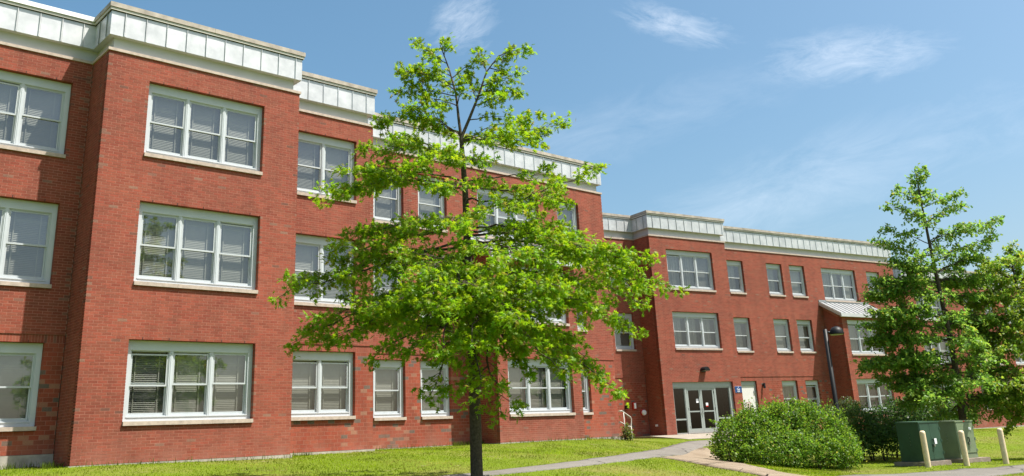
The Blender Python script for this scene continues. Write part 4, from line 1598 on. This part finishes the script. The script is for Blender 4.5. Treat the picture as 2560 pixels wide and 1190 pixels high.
def shrub(name, label, D, lobes, n, leaf, col, seed, yellow=0.03):
    """lobes: (px, py, rx_px, ry_px, depth offset) - a mound of leafy lumps reaching the ground"""
    r = np.random.default_rng(seed)
    C = [at(x, y, D + dz) for x, y, rx, ry, dz in lobes]
    rng_ = [np.linalg.norm(c) for c in C]
    R_ = [(rx * g / FPX, ry * g / FPX) for (x, y, rx, ry, dz), g in zip(lobes, rng_)]
    c0 = np.mean(C, axis=0)
    base = np.array([c0[0], c0[1], Gz(c0[0], c0[1])])
    wts = np.array([a * b for a, b in R_])
    wts /= wts.sum()
    P, A, N = [], [], []
    stems = MB()
    while len(P) < n:
        i = r.choice(len(C), p=wts)
        d = unit(r.normal(size=3))
        if d[2] < -0.35 and r.random() < 0.6:
            continue
        f = r.choice([1.0, 0.9, 0.72], p=[.5, .32, .18]) * (1 + r.normal(0, 0.05))
        bumpy = 1 + 0.26 * math.sin(5 * d[0] + 3 * d[2] + i) * math.sin(4 * d[1] - 2 * d[2] + 2 * i)
        p = C[i] + d * f * bumpy * np.array([R_[i][0], R_[i][0], R_[i][1]])
        g = Gz(p[0], p[1])
        if p[2] < g + 0.05:
            if r.random() < 0.7:
                continue
            p[2] = g + r.uniform(0.05, 0.3)
        k = 1 + int(r.random() < 0.8) + int(r.random() < 0.5)
        shoot = r.random() < 0.055 and d[2] > -0.2 and f > 0.85
        ax = unit(d + r.normal(size=3) * 0.5 + (0, 0, 0.4))
        if shoot:
            ln = r.uniform(0.12, 0.42)
            stems.tube([p - ax * 0.15, p + ax * ln], [0.006, 0.003], 4, False)
            for s_ in np.linspace(0, 1, 6):
                P.append(p + ax * ln * s_)
                A.append(ax + unit(r.normal(size=3)) * 0.9)
                N.append(np.array([0, 0, 1.0]) + r.normal(size=3) * .5)
        for _ in range(k):
            P.append(p + r.normal(size=3) * leaf * 0.5)
            A.append(ax + unit(r.normal(size=3)) * 0.9)
            N.append(d * 0.7 + np.array([0, 0, .7]) + r.normal(size=3) * .5)
    nl = len(P)
    root = thing(name, label, 'shrub', tuple(base))
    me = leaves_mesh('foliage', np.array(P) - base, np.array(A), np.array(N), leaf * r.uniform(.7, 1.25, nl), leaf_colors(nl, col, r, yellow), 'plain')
    o = link('foliage', me, root)
    o['kind'] = 'stuff'
    for i, c in enumerate(C):
        for k in range(4):
            a = unit(r.normal(size=3) * (1, 1, 0)) * R_[i][0] * r.uniform(.1, .5)
            q = np.array([c[0] + a[0] * .3, c[1] + a[1] * .3, Gz(c[0], c[1]) - .05])
            stems.tube([q, (q + c + a) / 2 + (0, 0, .1), c + a], [0.022, 0.016, 0.008], 5, False)
    stems.v = [tuple(np.array(v) - base) for v in stems.v]
    o = link('stems', stems.mesh('stems', 'stem'), root)
    o['kind'] = 'stuff'


sp = ground_px(1950, 1168)
DS = float(sp @ HF) + 1.5
shrub('shrub', 'big rounded green shrub beside the path, in front of the entrance wing', DS,
      [(1842, 1105, 52, 50, -.2), (1905, 1086, 58, 60, 0), (1975, 1072, 62, 54, .3), (2045, 1080, 60, 56, .2), (2095, 1108, 42, 48, -.1), (1950, 1122, 80, 46, -1.0), (2040, 1130, 72, 40, -.8), (1825, 1132, 34, 32, -.5), (1872, 1060, 30, 32, .5), (2000, 1040, 26, 30, .4), (1940, 1040, 22, 26, .3), (2115, 1138, 32, 28, -.6), (1900, 1140, 48, 28, -1.2)],
      34000, 0.085, (0.095, 0.195, 0.014), 5, 0.02)
shrub('shrub', 'smaller green shrub between the lamp post and the green cabinets', DS + 3.2,
      [(2140, 1070, 40, 42, 0), (2175, 1085, 42, 36, -.3), (2205, 1100, 36, 30, -.4), (2150, 1105, 40, 26, -.6)],
      9000, 0.085, (0.06, 0.13, 0.022), 6, 0.01)
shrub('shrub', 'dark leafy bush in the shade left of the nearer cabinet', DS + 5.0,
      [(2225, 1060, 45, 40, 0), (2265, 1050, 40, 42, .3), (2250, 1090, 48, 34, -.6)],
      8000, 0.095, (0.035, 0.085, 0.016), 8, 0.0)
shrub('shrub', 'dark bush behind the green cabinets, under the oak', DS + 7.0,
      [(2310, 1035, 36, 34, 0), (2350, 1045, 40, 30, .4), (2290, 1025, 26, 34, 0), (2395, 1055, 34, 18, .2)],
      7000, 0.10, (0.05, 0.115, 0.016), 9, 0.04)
shrub('shrub', 'low reddish green bush against the shaded bay behind the lamp post', DS + 9.5,
      [(2120, 1030, 26, 26, 0), (2090, 1035, 22, 20, 0)], 2200, 0.09, (0.05, 0.075, 0.02), 10, 0.0)
shrub('vine', 'leafy green vine climbing the foot of the handrail', float(base @ HF) - 0.1,
      [(1567, 1078, 8, 16, 0), (1575, 1088, 10, 10, 0), (1563, 1093, 10, 8, 0)], 420, 0.08, (0.09, 0.13, 0.025), 12, 0.02)


# ---------------------------------------------------------------- street furniture
def cabinet(label, c_px, w, depth, h, z_pad, mat, pad_ext):
    C_ = at_z(*c_px, z_pad)
    rz = math.radians(-14)
    t = thing('utility_cabinet', label, 'cabinet', (C_[0], C_[1], z_pad), rz, None)
    link('body', MB().box(0, w, 0, depth, 0.0, h - 0.05).mesh('body', mat), t)
    mb = MB()
    e = 0.02
    V = [(-e, -e, h - 0.05), (w + e, -e, h - 0.05), (w + e, depth + e, h - 0.05), (-e, depth + e, h - 0.05), (-e, -e, h - 0.01), (w + e, -e, h - 0.01), (w + e, depth + e, h + 0.02), (-e, depth + e, h + 0.02)]
    mb.add(V, [(0, 3, 2, 1), (4, 5, 6, 7), (0, 1, 5, 4), (1, 2, 6, 5), (2, 3, 7, 6), (3, 0, 4, 7)])
    link('lid', mb.mesh('lid', mat), t)
    for a, b in ((0.03, w * 0.5 - 0.004), (w * 0.5 + 0.004, w - 0.03)):
        link('door', MB().box(a, b, -0.016, 0.0, 0.06 if mat == 'green_dark' else 0.17, h - 0.09).mesh('door', mat), t)
    link('handle', MB().tube([(w * 0.5 + 0.06, -0.02, h * .54), (w * 0.5 + 0.06, -0.06, h * .54), (w * 0.5 + 0.06, -0.06, h * .42)], 0.016, 6).mesh('handle', 'black_metal'), t)
    link('padlock', MB().box(w * .5 + 0.03, w * .5 + 0.10, -0.07, -0.017, h * .36, h * .42).mesh('padlock', 'steel'), t)
    lx = w * .5 + 0.14 if mat == 'green_dark' else w * .5 - 0.2
    link('notice', MB().box(lx, lx + 0.11, -0.019, -0.0165, h * .42, h * .56).mesh('notice', 'paper'), t)
    if mat != 'green_dark':
        link('notice', MB().box(w * .72, w * .72 + 0.10, -0.019, -0.0165, h * .74, h * .81).mesh('notice', 'paper'), t)
        link('warning_mark', MB().box(w * .46, w * .55, -0.024, -0.0205, h - .048, h - .015).mesh('warning_mark', 'red'), t)
    for k in range(4):
        link('rivet', MB().tube([(0.0, depth * 0.46, h * (.42 + .09 * k)), (-0.012, depth * 0.46, h * (.42 + .09 * k))], 0.012, 6).mesh('rivet', 'steel'), t)
    for k in range(3):
        link('hinge', MB().box(w - 0.03, w + 0.012, -0.03, 0.0, h * (.16 + .3 * k), h * (.16 + .3 * k) + .09).mesh('hinge', mat), t)
    p0, p1, q0, q1 = pad_ext
    pd = link('concrete_pad', MB().box(-p0, w + p1, -q0, depth + q1, -0.6, -0.003).mesh('concrete_pad', 'concrete_pad'))
    pd.location = (C_[0], C_[1], z_pad)
    pd.rotation_euler = (0, 0, rz)
    return pd


pd = cabinet('dark green metal utility cabinet, the nearer and left one of the pair', (2311.2, 1154.5), 0.97, 0.87, 1.22, -1.29, 'green_dark', (.14, .12, .14, .2))
tag(pd, 'brown concrete pad under the nearer dark green cabinet', 'pad')
pd = cabinet('paler sage green metal utility cabinet, the right one of the pair', (2403.5, 1146.9), 0.87, 0.87, 1.20, -1.30, 'green_pale', (.14, .35, .18, .2))
tag(pd, 'brown concrete pad under the paler right cabinet', 'pad')

for (bp, tp, z, lab) in (((2321, 1168.8), (2304, 1076.6), -1.40, 'cream steel bollard before the dark green cabinet, leftmost of three'),
                         ((2417.8, 1164.3), (2399, 1075.8), -1.45, 'cream steel bollard before the pale green cabinet, middle of three'),
                         ((2516, 1159), (2498.8, 1069.8), -1.46, 'cream steel bollard standing alone on the grass, rightmost of three')):
    P = ground_px(*bp)
    rr = np.linalg.norm(P)
    hgt = at(tp[0], tp[1], float(P @ HF))[2] - P[2]
    t = thing('bollard', lab, 'bollard', tuple(P), 0, 'bollards along the driveway')
    link('post', MB().lathe([(0.088, -0.3), (0.088, hgt - 0.09)], 18).mesh('post', 'bollard', True), t)
    link('cap', MB().lathe([(0.088, hgt - 0.089), (0.086, hgt - 0.06), (0.075, hgt - 0.03), (0.05, hgt - 0.008), (0.0, hgt)], 18).mesh('cap', 'bollard', True), t)
    link('seam', MB().box(0.083, 0.0915, -0.008, 0.008, 0.0, hgt - 0.1).mesh('seam', 'bollard'), t)

DLAMP = DS + 0.9
q = at(2069, 870, DLAMP)
gl = Gz(q[0], q[1])
t = thing('lamp_post', 'black lamp post with domed head rising from behind the big shrub', 'lamp post', (q[0], q[1], gl), -YAW)
ztop = at(2067, 823, DLAMP)[2] - gl
link('pole', MB().tube([(0, 0, -0.2), (0, 0, 0.4), (0, 0, ztop)], [0.10, 0.088, 0.075], 12).mesh('pole', 'black_metal', True), t)
link('base_plate', MB().lathe([(0.0, 0.06), (0.13, 0.05), (0.14, 0.0), (0.14, -0.1)], 16).mesh('base_plate', 'black_metal', True), t)
link('arm', MB().tube([(0, 0, ztop - 0.10), (0.14, 0, ztop - 0.12), (0.22, 0, ztop - 0.13)], [0.045, 0.042, 0.04], 8).mesh('arm', 'black_metal', True), t)
hd = [(0.0, 0.27), (0.07, 0.262), (0.14, 0.235), (0.20, 0.18), (0.24, 0.10), (0.25, 0.03), (0.255, 0.0), (0.24, -0.01)]
link('dome', MB().lathe(hd, 24, (0.40, 0, ztop - 0.19)).mesh('dome', 'black_metal', True), t)
link('lens', MB().lathe([(0.24, 0.0), (0.2, -0.025), (0.0, -0.035)], 24, (0.40, 0, ztop - 0.19)).mesh('lens', 'lamp_glass', True), t)


# ---------------------------------------------------------------- grass
def inside(poly, x, y):
    c = np.zeros(len(x), bool)
    n = len(poly)
    j = n - 1
    for i in range(n):
        xi, yi, xj, yj = poly[i][0], poly[i][1], poly[j][0], poly[j][1]
        k = ((yi > y) != (yj > y)) & (x < (xj - xi) * (y - yi) / (yj - yi + 1e-12) + xi)
        c ^= k
        j = i
    return c


def on_lawn(x, y):
    wy = np.select([x < 6.77, x < 12.14, x < 15.5, x < 20.9, x < 25.0, x < 28.4], [YZ, YA_, YB, YC, YD, YC], 99.0)
    u = x * RC + y * RS
    n = -x * RS + y * RC
    ok = (y < wy - 0.05) & ~((u > 24) & (u < 30.1) & (n > NG)) & ~((u >= 30.1) & (u < 35.4) & (n > NF)) & ~((u >= 35.4) & (u < 51.5) & (n > np.where((u > 44.1) & (u < 48.2), NF, NG))) & (n < NFAR)
    ok &= ~((x > 28.3) & (y > 25) & (u < 28))
    for p_ in KEEP_OUT:
        ok &= ~inside(p_, x, y)
    return ok


def blades(name, X, Y, h, w, cols, seed):
    r = np.random.default_rng(seed)
    n = len(X)
    Z = G(X, Y)
    an = r.uniform(0, 2 * math.pi, n)
    lean = r.uniform(0, 0.75, n)
    la = r.uniform(0, 2 * math.pi, n)
    B = np.c_[X, Y, Z - 0.01]
    sd = np.c_[np.cos(an), np.sin(an), np.zeros(n)] * (w / 2)[:, None]
    tip = B + np.c_[np.cos(la) * lean * h, np.sin(la) * lean * h, h * np.sqrt(1 - 0.6 * lean ** 2)]
    mid = (B + tip) / 2 + np.c_[np.zeros((n, 2)), 0.12 * h]
    V = np.stack([B - sd, B + sd, mid + sd * .75, mid - sd * .75, tip], 1).reshape(-1, 3)
    F = (np.array([(0, 1, 2), (0, 2, 3), (3, 2, 4)])[None] + (np.arange(n) * 5)[:, None, None]).reshape(-1, 3)
    me = np_mesh(name, V, F, 'blade', np.repeat(cols, 3, 0), 'lcol')
    return link(name, me)


r = np.random.default_rng(77)
XX, YY = [], []
for x0, x1, y0, y1, dens in ((-2, 30, 8, 26, 330), (14, 62, 4, 34, 190)):
    n = int((x1 - x0) * (y1 - y0) * dens)
    X, Y = r.uniform(x0, x1, n), r.uniform(y0, y1, n)
    Z = G(X, Y)
    px, py, dd = project(np.c_[X, Y, Z])
    keep = (dd > 2) & (px > -120) & (px < IW + 120) & (py < IH + 45) & (py > 980)
    if dens == 190:
        keep &= X > 30
    X, Y = X[keep], Y[keep]
    k = on_lawn(X, Y)
    XX.append(X[k])
    YY.append(Y[k])
X, Y = np.concatenate(XX), np.concatenate(YY)


def lowfreq(x, y, s, seed):
    q = np.random.default_rng(seed)
    v = 0
    for k in range(7):
        a, ph, f = q.uniform(0, 6.28), q.uniform(0, 6.28), s * q.uniform(.6, 1.9)
        v = v + np.sin((x * math.cos(a) + y * math.sin(a)) * f + ph)
    return v / 7


dry = np.clip(lowfreq(X, Y, 1.1, 3) * 2.2 + lowfreq(X, Y, 3.7, 4) * .9 - .15 + r.normal(0, .35, len(X)), 0, 1)
keep = r.random(len(X)) > dry * 0.45
X, Y, dry = X[keep], Y[keep], dry[keep]
n = len(X)
print('grass blades', n)
ga, gb = np.array([0.160, 0.245, 0.006]), np.array([0.26, 0.235, 0.055])
tone = 1 + .30 * lowfreq(X, Y, 1.7, 21) * 2 + .26 * lowfreq(X, Y, 6.0, 22) * 2
cols = (ga * (1 - dry[:, None]) + gb * dry[:, None]) * r.uniform(.7, 1.25, (n, 1)) * np.clip(tone, .5, 1.5)[:, None]
h = r.uniform(.022, .058, n) * (1 + .3 * lowfreq(X, Y, .8, 9))
o = blades('grass', X, Y, h, r.uniform(.008, .017, n), cols, 5)
tag(o, 'short bright lawn grass covering the ground between building and path', 'grass')
o['kind'] = 'stuff'
# taller weeds left standing along the foot of the walls
wx, wy = [], []
for (xa, xb, yw, cnt) in ((4.8, 6.7, YZ - .15, 260), (6.3, 6.72, 22.5, 140), (6.8, 12.1, YA_ - .12, 150), (11.6, 13.2, 22.9, 220), (15.4, 21, YC - .18, 260), (19.6, 20.9, YC - .3, 260), (20.9, 25.1, YD - .12, 200), (25, 28.3, YC - .15, 220)):
    wx.append(r.uniform(xa, xb, cnt))
    wy.append(yw - np.abs(r.normal(0, .10, cnt)))
wx, wy = np.concatenate(wx), np.concatenate(wy)
kk = on_lawn(wx, wy)
wx, wy = wx[kk], wy[kk]
n = len(wx)
o = blades('weeds', wx, wy, r.uniform(.05, .20, n), r.uniform(.007, .015, n), np.array([0.085, 0.13, 0.015]) * r.uniform(.6, 1.2, (n, 1)), 6)
tag(o, 'uncut weeds growing along the foot of the brick walls', 'weeds')
o['kind'] = 'stuff'
